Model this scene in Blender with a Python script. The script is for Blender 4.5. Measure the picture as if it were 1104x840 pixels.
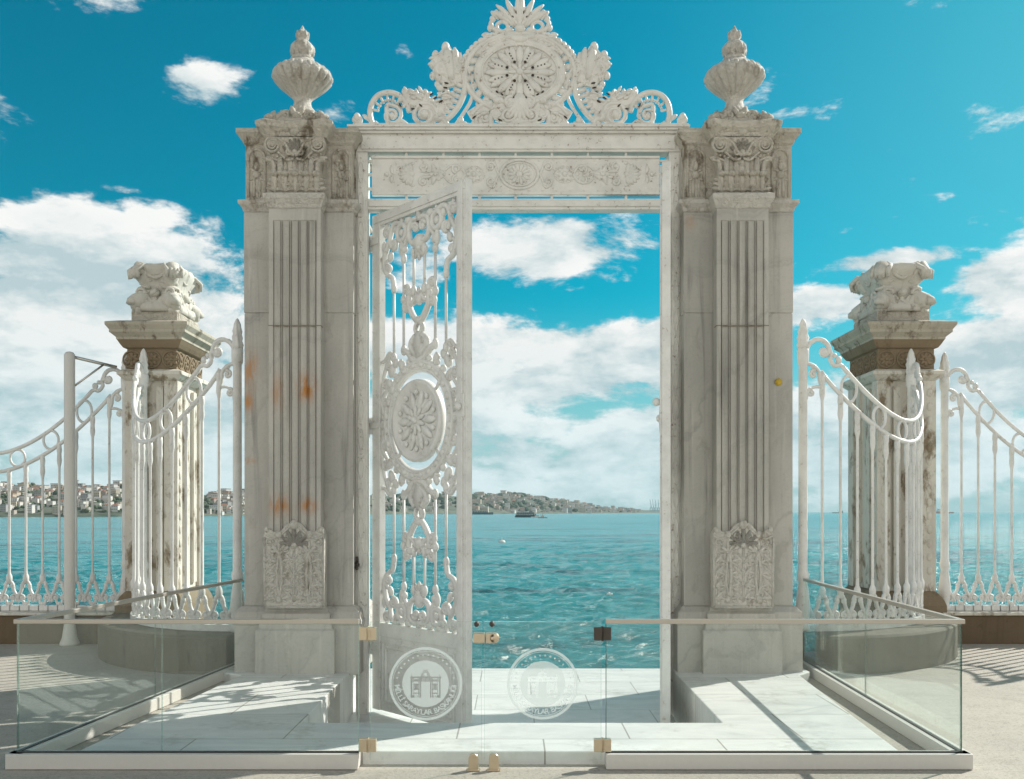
import bpy, math, random
from mathutils import Vector, Matrix, noise as mnoise
R = math.radians
PI = math.pi
random.seed(7)
for o in list(bpy.data.objects):
    bpy.data.objects.remove(o)
SC = bpy.context.scene
COL = SC.collection

# ------------------------------------------------------------------ camera
CZ = 1.725
cd = bpy.data.cameras.new('camera')
cd.sensor_width = 36.0
cd.lens = 36.0 * 1000.0 / 1104.0
cd.shift_y = 132.0 / 1104.0
cd.clip_start = 0.05
cd.clip_end = 40000
cam = bpy.data.objects.new('camera', cd)
cam.location = (0, 0, CZ)
cam.rotation_euler = (R(90), 0, 0)
COL.objects.link(cam)
SC.camera = cam

# ------------------------------------------------------------------ light
SUN = Vector((0.664, 0.475, 0.578)).normalized()
sd = bpy.data.lights.new('sun', 'SUN')
sd.energy = 5.0
sd.angle = R(0.53)
sd.color = (1.0, 0.95, 0.86)
sun = bpy.data.objects.new('sun', sd)
sun.rotation_euler = SUN.to_track_quat('Z', 'Y').to_euler()
COL.objects.link(sun)
SC.view_settings.view_transform = 'Standard'
SC.view_settings.look = 'None'
SC.view_settings.exposure = 0.30
SC.view_settings.gamma = 1.0

# ------------------------------------------------------------------ node helper
class N:
    def __init__(s, tree):
        s.t = tree
        s.t.nodes.clear()
    def new(s, typ, **kw):
        n = s.t.nodes.new(typ)
        for k, v in kw.items():
            setattr(n, k, v)
        return n
    def put(s, sock, v):
        if v is None: return
        if isinstance(v, bpy.types.NodeSocket):
            s.t.links.new(v, sock)
        else:
            if hasattr(sock.default_value, '__len__') and not hasattr(v, '__len__'):
                v = [v] * len(sock.default_value)
            if hasattr(v, '__len__') and len(sock.default_value) == 4 and len(v) == 3:
                v = list(v) + [1]
            sock.default_value = v
    def m(s, op, a, b=None, c=None, clamp=False):
        n = s.new('ShaderNodeMath', operation=op)
        n.use_clamp = clamp
        s.put(n.inputs[0], a); s.put(n.inputs[1], b); s.put(n.inputs[2], c)
        return n.outputs[0]
    def vm(s, op, a, b=None):
        n = s.new('ShaderNodeVectorMath', operation=op)
        s.put(n.inputs[0], a); s.put(n.inputs[1], b)
        return n.outputs[0]
    def mix(s, f, a, b, bt='MIX'):
        n = s.new('ShaderNodeMix', data_type='RGBA', blend_type=bt)
        s.put(n.inputs[0], f); s.put(n.inputs[6], a); s.put(n.inputs[7], b)
        return n.outputs[2]
    def ss(s, v, a, b, lo=0.0, hi=1.0):
        n = s.new('ShaderNodeMapRange', interpolation_type='SMOOTHSTEP')
        s.put(n.inputs[0], v); s.put(n.inputs[1], a); s.put(n.inputs[2], b)
        s.put(n.inputs[3], lo); s.put(n.inputs[4], hi)
        return n.outputs[0]
    def noise(s, vec, scale, detail=4, rough=0.55, dist=0.0, out=0):
        n = s.new('ShaderNodeTexNoise')
        s.put(n.inputs['Vector'], vec); n.inputs['Scale'].default_value = scale
        n.inputs['Detail'].default_value = detail; n.inputs['Roughness'].default_value = rough
        n.inputs['Distortion'].default_value = dist
        return n.outputs[out]
    def mapv(s, vec, sc=(1, 1, 1), loc=(0, 0, 0), rot=(0, 0, 0)):
        n = s.new('ShaderNodeMapping')
        s.put(n.inputs[0], vec); n.inputs[1].default_value = loc
        n.inputs[2].default_value = rot; n.inputs[3].default_value = sc
        return n.outputs[0]
    def sep(s, vec):
        n = s.new('ShaderNodeSeparateXYZ'); s.put(n.inputs[0], vec)
        return n.outputs
    def pos(s):
        return s.new('ShaderNodeNewGeometry').outputs['Position']
    def bump(s, h, strength=0.3, dist=0.01):
        n = s.new('ShaderNodeBump'); s.put(n.inputs['Height'], h)
        n.inputs['Strength'].default_value = strength; n.inputs['Distance'].default_value = dist
        return n.outputs[0]
    def pbsdf(s, color, rough=0.6, metal=0.0, normal=None, spec=0.5):
        b = s.new('ShaderNodeBsdfPrincipled')
        s.put(b.inputs['Base Color'], color); s.put(b.inputs['Roughness'], rough)
        b.inputs['Metallic'].default_value = metal
        b.inputs['Specular IOR Level'].default_value = spec
        if normal is not None: s.put(b.inputs['Normal'], normal)
        return b.outputs[0]
    def out(s, sh):
        o = s.new('ShaderNodeOutputMaterial'); s.put(o.inputs[0], sh)

# ------------------------------------------------------------------ world: Nishita sky with clouds
W = bpy.data.worlds.new('World')
SC.world = W
W.use_nodes = True
n = N(W.node_tree)
sky = n.new('ShaderNodeTexSky', sky_type='NISHITA')
sky.sun_disc = False
sky.sun_elevation = math.asin(SUN.z)
sky.sun_rotation = math.atan2(SUN.x, SUN.y)
sky.air_density = 1.0; sky.dust_density = 0.6; sky.ozone_density = 2.0
dirv = n.new('ShaderNodeTexCoord').outputs['Generated']
dx, dy, dz = n.sep(dirv)
az = n.m('ARCTAN2', dx, dy)
el = n.m('ARCSINE', dz)
def azel(x, y):
    k = (x - 552) / 1000; a = math.atan(k)
    return a, math.atan((552 - y) / 1000 * math.cos(a))
wv = n.vm('MULTIPLY', dirv, (1.0, 1.0, 2.3))
N1 = n.noise(wv, 7.5, 14, 0.63, 0.15)
off = n.vm('ADD', wv, (SUN.x * .030, 0.0, 0.055))
N2 = n.noise(off, 7.5, 10, 0.63, 0.15)
N3 = n.noise(wv, 2.1, 3, 0.5, 0.0)
# where the banks of cloud stand: (x, y, half width, half height, amount)
BANKS = [(60, 320, 190, 95, .50), (-120, 300, 160, 140, .45), (175, 300, 70, 60, .36), (60, 235, 90, 34, .40), (165, 228, 45, 22, .34), (250, 470, 330, 80, .40),
         (215, 90, 60, 26, .38), (360, 122, 50, 20, .36), (585, 270, 115, 44, .56), (560, 388, 190, 58, .48), (690, 380, 90, 45, .42),
         (740, 480, 300, 60, .38), (955, 282, 80, 15, .42), (885, 328, 60, 22, .44), (1090, 297, 60, 26, .46), (1180, 230, 80, 36, .42), (950, 310, 40, 30, .30),
         (1075, 410, 90, 45, .48), (960, 490, 190, 42, .40), (130, 203, 34, 7, .34), (450, 290, 60, 40, .30), (500, 500, 800, 50, .36), (980, 470, 220, 70, .34)]
B = None
for (x, y, hw, hh, w) in BANKS:
    if w == 0: continue
    a0, e0 = azel(x, y)
    ta = n.m('MULTIPLY', n.m('SUBTRACT', az, a0), 1000 / hw)
    te = n.m('MULTIPLY', n.m('SUBTRACT', el, e0), 1000 / hh)
    r2 = n.m('ADD', n.m('MULTIPLY', ta, ta), n.m('MULTIPLY', te, te))
    g = n.m('MULTIPLY', n.m('EXPONENT', n.m('MULTIPLY', r2, -1.0)), w * 1.3)
    B = g if B is None else n.m('MAXIMUM', B, g)
# unseen cloud bank added behind the camera to brighten the front faces
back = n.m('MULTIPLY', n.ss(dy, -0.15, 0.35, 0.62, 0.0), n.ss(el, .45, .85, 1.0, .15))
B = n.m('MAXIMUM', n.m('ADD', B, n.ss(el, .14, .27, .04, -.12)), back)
dens = n.m('ADD', n.m('ADD', n.m('MULTIPLY', n.m('SUBTRACT', N1, 0.5), 1.45), n.m('MULTIPLY', n.m('SUBTRACT', N3, .5), .25)), n.m('SUBTRACT', B, 0.20))
cover = n.ss(dens, -0.06, 0.12)
lit = n.m('ADD', n.m('MULTIPLY', n.m('SUBTRACT', N1, N2), 4.2), 0.62, clamp=True)
thick = n.ss(dens, 0.06, 0.42)
lit2 = n.m('SUBTRACT', lit, n.m('MULTIPLY', thick, 0.20), clamp=True)
low = n.ss(el, 0.02, 0.20)
cshade = n.mix(low, (.37, .52, .55), (.40, .51, .54))
clit = n.mix(low, (.62, .73, .75), (.78, .785, .77))
ccol = n.mix(lit2, cshade, clit)
ccol = n.mix(n.ss(dy, -.2, .3), (.86, .85, .80), ccol)  # added bank behind the camera kept evenly bright as fill
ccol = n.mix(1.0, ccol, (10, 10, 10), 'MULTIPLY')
skyc = n.mix(1.0, sky.outputs[0], (0.0, .74, 0.72), 'MULTIPLY')
hz = n.ss(el, -0.01, 0.24)
skyc = n.mix(n.m('MULTIPLY', n.m('SUBTRACT', 1.0, hz), 0.92), skyc, (3.6, 5.0, 5.3))
skyc = n.mix(1.0, skyc, n.mix(n.ss(el, .55, .95), (1, 1, 1), (.55, .55, .55)), 'MULTIPLY')
skyc = n.mix(n.m('MULTIPLY', n.ss(az, .05, .75), n.ss(el, .75, .35, 0, .42)), skyc, (1.9, 4.3, 4.9))
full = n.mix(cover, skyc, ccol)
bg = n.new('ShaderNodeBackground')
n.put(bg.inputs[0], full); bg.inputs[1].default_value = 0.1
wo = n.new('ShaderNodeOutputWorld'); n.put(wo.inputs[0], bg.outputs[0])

# ------------------------------------------------------------------ materials
def mat(name):
    m = bpy.data.materials.new(name); m.use_nodes = True
    return m, N(m.node_tree)

def stone(name, c1, c2, streak=1.0, rust=(), rough=0.62, dirt=(0.16, 0.13, 0.09), dirt_amt=0.25, veins=0.3, chisel=False, dlo=.56):
    m, n = mat(name)
    p = n.pos()
    a = n.noise(n.mapv(p, (9, 9, 0.55)), 1.0, 7, 0.62, 0.5)
    f = n.noise(p, 38, 4, 0.7)
    x, y, z = n.sep(p)
    col = n.mix(n.ss(n.noise(n.mapv(p, (1.1, 1.1, .8)), 1.0, 4, .55), .3, .7), c1, [u * .62 + w * .38 for u, w in zip(c1, c2)])
    # grey veining: level beds in the upper courses, slanting ones below
    wob = n.noise(n.mapv(p, (1.4, 1.4, 1.4)), 1.0, 4, .55)
    lvl = n.m('ADD', n.m('MULTIPLY', z, 5.2), n.m('MULTIPLY', wob, 3.0))
    sl = n.m('ADD', n.m('ADD', n.m('MULTIPLY', z, 3.2), n.m('MULTIPLY', x, -4.4)), n.m('MULTIPLY', wob, 6.0))
    bed = n.m('ADD', n.m('MULTIPLY', lvl, n.m('GREATER_THAN', z, 3.78)), n.m('MULTIPLY', sl, n.m('LESS_THAN', z, 3.78)))
    cmb = n.new('ShaderNodeCombineXYZ'); n.put(cmb.inputs[2], bed)
    vb = n.noise(cmb.outputs[0], 1.0, 5, .62)
    col = n.mix(n.m('MULTIPLY', n.ss(vb, .50, .70), min(1, veins * 1.9)), col, c2)
    # water runs
    st = n.m('MULTIPLY', n.ss(a, .50, .72), n.ss(n.noise(n.mapv(p, (1.6, 1.6, .5)), 1.0, 3, .5), .38, .62))
    col = n.mix(n.m('MULTIPLY', st, .60 * streak), col, [u * .55 for u in c2])
    st2 = n.ss(n.noise(n.mapv(p, (15, 15, .8), (3, 1, 0)), 1.0, 5, .6), .56, .70)
    col = n.mix(n.m('MULTIPLY', st2, .35 * streak), col, [min(.8, u * 1.22) for u in c1])
    d = n.ss(n.noise(n.mapv(p, (4, 4, 2.0)), 1.4, 8, .68, .3), dlo, dlo + .15)
    col = n.mix(n.m('MULTIPLY', d, dirt_amt), col, dirt)
    col = n.mix(n.m('MULTIPLY', n.ss(f, .5, .8), .22), col, [u * .5 for u in c2])
    if rust:
        rn = n.noise(n.mapv(p, (16, 16, 5)), 1.0, 6, .65, .3)
        for (rx, rz, hw, hh, amt) in rust:
            qx = n.m('MULTIPLY', n.m('SUBTRACT', x, rx), 1 / hw)
            qz = n.m('MULTIPLY', n.m('SUBTRACT', z, rz), 1 / hh)
            q = n.m('ADD', n.m('MULTIPLY', qx, qx), n.m('MULTIPLY', qz, qz))
            k = n.m('MULTIPLY', n.m('EXPONENT', n.m('MULTIPLY', q, -1)), n.ss(rn, .34, .58))
            col = n.mix(n.m('MULTIPLY', k, amt * 1.05, clamp=True), col, (.49, .225, .07))
    bp = n.bump(n.m('ADD', n.m('MULTIPLY', f, .5), a), .35, .012)
    if chisel:
        ch = n.noise(p, 21, 3, .55, 1.6)
        bp = n.bump(n.m('ADD', n.m('ABSOLUTE', n.m('SUBTRACT', ch, .5)), n.m('MULTIPLY', f, .25)), .9, .05)
    n.out(n.pbsdf(col, rough, 0, bp, .35))
    return m

def marble_floor(name, joints=True):
    m, n = mat(name)
    p = n.pos()
    b = n.noise(n.mapv(p, (.9, 2.2, 1)), 1.2, 6, .6, 1.5)
    col = n.mix(n.ss(b, .35, .75), (.76, .76, .74), (.60, .61, .60))
    d = n.ss(n.noise(p, 3.5, 8, .7), .52, .72)
    col = n.mix(n.m('MULTIPLY', d, .25), col, (.42, .40, .35))
    if joints:
        br = n.new('ShaderNodeTexBrick')
        br.offset = 0.5
        n.put(br.inputs['Vector'], n.mapv(p, (1, 1, 1), (0.4, .7, 0)))
        n.put(br.inputs['Color1'], (1, 1, 1, 1)); n.put(br.inputs['Color2'], (.93, .93, .93, 1)); n.put(br.inputs['Mortar'], (.45, .43, .40, 1))
        br.inputs['Scale'].default_value = 1.0
        br.inputs['Mortar Size'].default_value = .006
        br.inputs['Brick Width'].default_value = 1.25
        br.inputs['Row Height'].default_value = .82
        col = n.mix(1.0, col, br.outputs[0], 'MULTIPLY')
    g2 = n.m('MULTIPLY', n.ss(n.noise(n.mapv(p, (1, 1, 1), (5, 2, 0)), 1.6, 9, .72), .50, .66), n.ss(n.noise(p, 14, 5, .7), .42, .6))
    col = n.mix(n.m('MULTIPLY', g2, .45), col, (.33, .31, .26))
    f = n.noise(p, 60, 4, .7)
    n.out(n.pbsdf(col, .45, 0, n.bump(f, .15, .004), .4))
    return m

def paint(name, c, rust=.35, rough=.42, chip=(.33, .25, .16)):
    m, n = mat(name)
    p = n.pos()
    a = n.noise(p, 5, 6, .65)
    b = n.noise(p, 26, 6, .7)
    col = n.mix(n.ss(a, .35, .7), c, [x * .84 for x in c])
    k = n.m('MULTIPLY', n.ss(b, .57, .66), n.ss(a, .42, .60))
    col = n.mix(n.m('MULTIPLY', k, rust), col, chip)
    n.out(n.pbsdf(col, rough, 0, n.bump(n.noise(p, 90, 3, .6), .18, .003), .5))
    return m

def plain(name, c, rough=.5, metal=0, nz=.12, sc=30):
    m, n = mat(name)
    p = n.pos()
    col = n.mix(n.noise(p, sc, 5, .6), [x * (1 - nz) for x in c], [min(1, x * (1 + nz)) for x in c])
    n.out(n.pbsdf(col, rough, metal))
    return m

M = {}
S1, S2 = (.525, .505, .46), (.22, .215, .20)
PXL = lambda x, Y: (x - 552) * Y / 1000
PZ = lambda y, Y: CZ + (552 - y) * Y / 1000
rl = [(PXL(300, 9.4), PZ(425, 9.4), .06, .17, .55), (PXL(331, 9.4), PZ(418, 9.4), .085, .12, 1.2), (PXL(268, 9.5), PZ(398, 9.5), .08, .17, .75),
      (PXL(266, 9.5), PZ(433, 9.5), .05, .08, .95), (PXL(302, 9.4), PZ(545, 9.4), .10, .09, .95), (PXL(333, 9.4), PZ(545, 9.4), .08, .07, .95),
      (PXL(264, 9.5), PZ(497, 9.5), .09, .03, .9)]
rr = [(PXL(745, 9.5), PZ(238, 9.5), .06, .08, .3), (PXL(752, 9.5), PZ(220, 9.5), .2, .04, .4)]
M['stone_l'] = stone('stone_rusty', S1, S2, 1.0, rl)
M['stone_r'] = stone('stone_pale', (.525, .505, .46), (.24, .235, .215), 1.0, rr)
M['carved'] = stone('carved_stone', (.66, .63, .57), (.48, .46, .41), .6, (), .65, (.20, .15, .09), .6, .1, True, .52)
M['carved_dirty'] = stone('carved_stone_weathered', (.62, .58, .50), (.40, .37, .31), .6, (), .7, (.12, .085, .045), .85, .1, True, .52)
M['pier_crown'] = stone('pier_crown_stone', (.62, .60, .545), (.42, .40, .34), .8, (), .7, (.13, .10, .06), .7, .1, False, .54)
M['pier'] = stone('pier_stone', (.68, .65, .58), (.46, .43, .37), .9, (), .68, (.17, .115, .055), .85, .15, False, .50)
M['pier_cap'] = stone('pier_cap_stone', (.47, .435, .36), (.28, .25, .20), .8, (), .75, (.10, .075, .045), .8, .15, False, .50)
M['pier_brown'] = stone('pier_stone_brown', (.26, .20, .13), (.13, .095, .055), .9, (), .75, (.10, .07, .04), .6, .1)
M['low_wall'] = stone('low_wall_stone', (.155, .135, .10), (.08, .068, .048), .6, (), .8, (.05, .04, .028), .7, .1)
M['brown_wall'] = stone('brown_wall_stone', (.16, .115, .07), (.09, .065, .04), .6, (), .8, (.04, .03, .02), .7, .1)
M['marble'] = marble_floor('platform_marble')
M['marble_q'] = marble_floor('quay_marble')
M['iron'] = paint('white_iron_paint', (.78, .775, .745), .6)
M['iron_b'] = paint('white_fence_paint', (.77, .765, .74), .6)
M['crest'] = paint('cream_cast_iron', (.76, .74, .69), .95, .42, (.24, .17, .10))
M['base'] = plain('powder_coat_rail', (.62, .60, .56), .45, 0, .05)
M['steel'] = plain('brushed_steel', (.62, .58, .52), .32, 1.0, .08)
M['rail'] = plain('satin_cap_rail', (.50, .46, .40), .38, .6, .06)
M['brass'] = plain('satin_nickel', (.62, .52, .38), .35, .9, .1)
M['dark'] = plain('dark_bronze', (.07, .06, .05), .45, .4)
M['seal'] = plain('black_seal', (.012, .014, .014), .5)
M['hole_shade'] = plain('painted_hole_shade', (.05, .035, .025), .8)  # dark colour for the painted shade of the crest's holes
M['yellow'] = plain('yellow_mark', (.55, .38, .04), .6)

# ground
m, n = mat('aggregate_concrete')
p = n.pos()
a = n.noise(p, 0.7, 5, .6); b = n.noise(p, 34, 5, .75); c = n.noise(p, 85, 3, .7); e = n.noise(p, 6, 6, .7)
col = n.mix(n.ss(a, .3, .7), (.465, .435, .38), (.405, .38, .335))
col = n.mix(n.m('MULTIPLY', n.ss(e, .45, .70), .5), col, (.30, .275, .235))
col = n.mix(n.m('MULTIPLY', n.ss(b, .48, .70), .75), col, (.22, .19, .155))
col = n.mix(n.m('MULTIPLY', n.ss(c, .52, .68), .6), col, (.66, .59, .53))
n.out(n.pbsdf(col, .85, 0, n.bump(n.m('ADD', b, c), .5, .006), .3))
M['ground'] = m

# water
m, n = mat('strait_water')
p = n.pos()
x_, y_, z_ = n.sep(p)
w1 = n.noise(n.mapv(p, (.55, 1.1, 1)), 1.0, 8, .66, .6)
w2 = n.noise(n.mapv(p, (4.5, 6, 1)), 1.0, 4, .6)
big = n.noise(n.mapv(p, (.045, .085, 1)), 1.0, 14, .72, .5)
col = n.mix(n.ss(big, .36, .52), (.001, .090, .118), (.024, .30, .335))
w0 = n.noise(n.mapv(p, (.16, .30, 1)), 1.0, 8, .66, .4)
h = n.m('ADD', n.m('ADD', n.m('MULTIPLY', w1, .8), n.m('MULTIPLY', w2, .16)), n.m('MULTIPLY', n.m('ADD', w0, big), 1.6))
n.out(n.pbsdf(col, .20, 0, n.bump(h, 1.0, .50), .5))
M['water'] = m

# clear glass panes: fresnel reflection over a slightly green transparent body
def glass(name, tint, extra=0.0):
    m, n = mat(name)
    gm = n.new('ShaderNodeNewGeometry')
    c = n.new('ShaderNodeVectorMath', operation='DOT_PRODUCT'); n.put(c.inputs[0], gm.outputs['Incoming']); n.put(c.inputs[1], gm.outputs['Normal'])
    c = n.m('SUBTRACT', 1.0, n.m('ABSOLUTE', c.outputs['Value']))
    frs = n.m('ADD', 0.045, n.m('MULTIPLY', n.m('POWER', c, 5.0), .9))
    t = n.new('ShaderNodeBsdfTransparent'); n.put(t.inputs[0], tint)
    g = n.new('ShaderNodeBsdfGlossy'); g.inputs['Roughness'].default_value = 0.0
    n.put(g.inputs[0], (.9, 1, .98))
    mx = n.new('ShaderNodeMixShader')
    n.put(mx.inputs[0], n.m('ADD', frs, extra, clamp=True))
    n.put(mx.inputs[1], t.outputs[0]); n.put(mx.inputs[2], g.outputs[0])
    n.out(mx.outputs[0])
    return m
M['glass'] = glass('clear_glass', (.975, .99, .985))
M['glass_joint'] = glass('pale_glass_joint', (.84, .92, .90), .10)
M['glass_edge'] = glass('green_glass_edge', (.30, .42, .39), .05)
m, n = mat('frosted_film')
t = n.new('ShaderNodeBsdfTransparent')
d = n.new('ShaderNodeBsdfDiffuse'); n.put(d.inputs[0], (.78, .82, .81))
tl = n.new('ShaderNodeBsdfTranslucent'); n.put(tl.inputs[0], (.66, .72, .72))
a1 = n.new('ShaderNodeMixShader'); a1.inputs[0].default_value = .55; n.put(a1.inputs[1], d.outputs[0]); n.put(a1.inputs[2], tl.outputs[0])
a2 = n.new('ShaderNodeMixShader'); a2.inputs[0].default_value = .66; n.put(a2.inputs[1], t.outputs[0]); n.put(a2.inputs[2], a1.outputs[0])
n.out(a2.outputs[0])
M['frost'] = m

# ------------------------------------------------------------------ mesh builder
class MB:
    def __init__(s):
        s.v = []; s.f = []; s.sm = []
    def add(s, vs, fs, smooth=False):
        k = len(s.v)
        s.v.extend(Vector(q) for q in vs)
        s.f.extend([tuple(i + k for i in f) for f in fs])
        s.sm.extend([smooth] * len(fs))
    def box(s, x0, x1, y0, y1, z0, z1):
        vs = [(x0, y0, z0), (x1, y0, z0), (x1, y1, z0), (x0, y1, z0), (x0, y0, z1), (x1, y0, z1), (x1, y1, z1), (x0, y1, z1)]
        s.add(vs, [(3, 2, 1, 0), (4, 5, 6, 7), (0, 1, 5, 4), (1, 2, 6, 5), (2, 3, 7, 6), (3, 0, 4, 7)])
    def obox(s, p0, p1, t, z0, z1):
        """box along p0->p1 in plan, thickness t"""
        a = Vector((p0[0], p0[1])); b = Vector((p1[0], p1[1]))
        d = (b - a).normalized(); q = Vector((-d.y, d.x)) * t / 2
        c = [a - q, b - q, b + q, a + q]
        s.add([(k.x, k.y, z0) for k in c] + [(k.x, k.y, z1) for k in c], [(3, 2, 1, 0), (4, 5, 6, 7), (0, 1, 5, 4), (1, 2, 6, 5), (2, 3, 7, 6), (3, 0, 4, 7)])
    def loft(s, loops, smooth=False, caps=True):
        n = len(loops[0]); vs = [q for l in loops for q in l]; fs = []
        for i in range(len(loops) - 1):
            for j in range(n):
                a = i * n + j; b = i * n + (j + 1) % n
                fs.append((a, b, b + n, a + n))
        if caps:
            fs.append(tuple(range(n - 1, -1, -1)))
            k = (len(loops) - 1) * n
            fs.append(tuple(range(k, k + n)))
        s.add(vs, fs, smooth)
    def rects(s, cx, cy, hx, hy, prof, chamfer=0.0):
        """moulded block: prof = [(offset, z)...]; a rectangle grown by offset at each z"""
        ls = []
        for (o, z) in prof:
            a, b = hx + o, hy + o
            ls.append([(cx - a, cy - b, z), (cx + a, cy - b, z), (cx + a, cy + b, z), (cx - a, cy + b, z)])
        s.loft(ls)
    def lathe(s, cx, cy, prof, n=24, mod=None, smooth=True):
        ls = []
        for i, (r, z) in enumerate(prof):
            l = []
            for j in range(n):
                a = 2 * PI * j / n
                rr = r * (mod(i, a) if mod else 1)
                l.append((cx + rr * math.cos(a), cy + rr * math.sin(a), z))
            ls.append(l)
        s.loft(ls, smooth)
    def tube(s, pts, r, n=8, closed=False, nrm=(0, 1, 0), flat=1.0, smooth=True):
        pts = [Vector(q) for q in pts]; k = len(pts); nrm = Vector(nrm)
        if not hasattr(r, '__len__'): r = [r] * k
        ls = []
        for i, q in enumerate(pts):
            if closed: t = pts[(i + 1) % k] - pts[i - 1]
            else: t = pts[min(i + 1, k - 1)] - pts[max(i - 1, 0)]
            if t.length < 1e-9: t = Vector((0, 0, 1))
            t.normalize()
            N_ = nrm - t * nrm.dot(t)
            if N_.length < 1e-4:
                N_ = Vector((1, 0, 0)) - t * t.x
            N_.normalize(); b = t.cross(N_)
            ls.append([q + b * (r[i] * math.cos(2 * PI * j / n)) + N_ * (r[i] * flat * math.sin(2 * PI * j / n)) for j in range(n)])
        if closed: s.loft(ls + [ls[0]], smooth, False)
        else: s.loft(ls, smooth)
    def ell(s, c, ax, ay, az_, nu=10, nv=6):
        """ellipsoid with three axis vectors"""
        c = Vector(c); ax = Vector(ax); ay = Vector(ay); az_ = Vector(az_)
        vs = [c + az_]; fs = []
        for i in range(1, nv):
            t = PI * i / nv
            for j in range(nu):
                a = 2 * PI * j / nu
                vs.append(c + az_ * math.cos(t) + (ax * math.cos(a) + ay * math.sin(a)) * math.sin(t))
        vs.append(c - az_)
        L = len(vs) - 1
        for j in range(nu):
            fs.append((0, 1 + j, 1 + (j + 1) % nu))
            fs.append((L, L - nu + (j + 1) % nu, L - nu + j))
        for i in range(nv - 2):
            for j in range(nu):
                a = 1 + i * nu + j; b = 1 + i * nu + (j + 1) % nu
                fs.append((a, a + nu, b + nu, b))
        s.add(vs, fs, True)
    def sph(s, c, r, nu=10, nv=6):
        s.ell(c, (r, 0, 0), (0, r, 0), (0, 0, r), nu, nv)
    def prism(s, poly, y0, y1, smooth=False):
        """outline in XZ given thickness along Y"""
        n = len(poly)
        vs = [(x, y0, z) for x, z in poly] + [(x, y1, z) for x, z in poly]
        fs = [tuple(range(n)), tuple(range(2 * n - 1, n - 1, -1))]
        for j in range(n):
            fs.append((j, j + n, (j + 1) % n + n, (j + 1) % n))
        s.add(vs, fs, smooth)

def link(o): COL.objects.link(o); return o
def tag(o, label=None, cat=None, group=None, kind=None):
    if label: o['label'] = label
    if cat: o['category'] = cat
    if group: o['group'] = group
    if kind: o['kind'] = kind
    return o
def empty(name, loc, label, cat, group=None, rz=0):
    o = bpy.data.objects.new(name, None); link(o)
    o.location = loc; o.rotation_euler = (0, 0, rz); o.empty_display_size = .2
    return tag(o, label, cat, group)
def mesh(name, mb, m, parent=None, local=False, bevel=0.0, label=None):
    """links one mesh object; vertices are given in world space unless local"""
    me = bpy.data.meshes.new(name)
    offv = Vector((0, 0, 0))
    if parent is not None and not local:
        q = parent
        while q is not None:
            offv += Vector(q.location); q = q.parent
    me.from_pydata([tuple(v - offv) for v in mb.v], [], mb.f)
    me.polygons.foreach_set('use_smooth', mb.sm)
    me.materials.append(m)
    me.update()
    o = bpy.data.objects.new(name, me); link(o)
    if parent is not None: o.parent = parent
    if bevel:
        bv = o.modifiers.new('soft_edges', 'BEVEL'); bv.width = bevel; bv.segments = 2
        bv.limit_method = 'ANGLE'; bv.angle_limit = R(40)
    if label: o['label'] = label
    return o
def struct(name, mb, m, bevel=0):
    o = mesh(name, mb, m, None, bevel=bevel); o['kind'] = 'structure'; return o
def copy_tree(o, parent=None):
    c = o.copy(); link(c)
    if parent is not None: c.parent = parent
    for ch in list(o.children): copy_tree(ch, c)
    return c

def smooth_path(pts, k=6):
    """Catmull-Rom through 2-D points"""
    out = []; P = [pts[0]] + list(pts) + [pts[-1]]
    for i in range(1, len(P) - 2):
        p0, p1, p2, p3 = P[i - 1], P[i], P[i + 1], P[i + 2]
        for j in range(k):
            t = j / k
            out.append(tuple(.5 * ((2 * p1[d]) + (-p0[d] + p2[d]) * t + (2 * p0[d] - 5 * p1[d] + 4 * p2[d] - p3[d]) * t * t + (-p0[d] + 3 * p1[d] - 3 * p2[d] + p3[d]) * t ** 3) for d in range(2)))
    out.append(tuple(pts[-1]))
    return out

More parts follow.
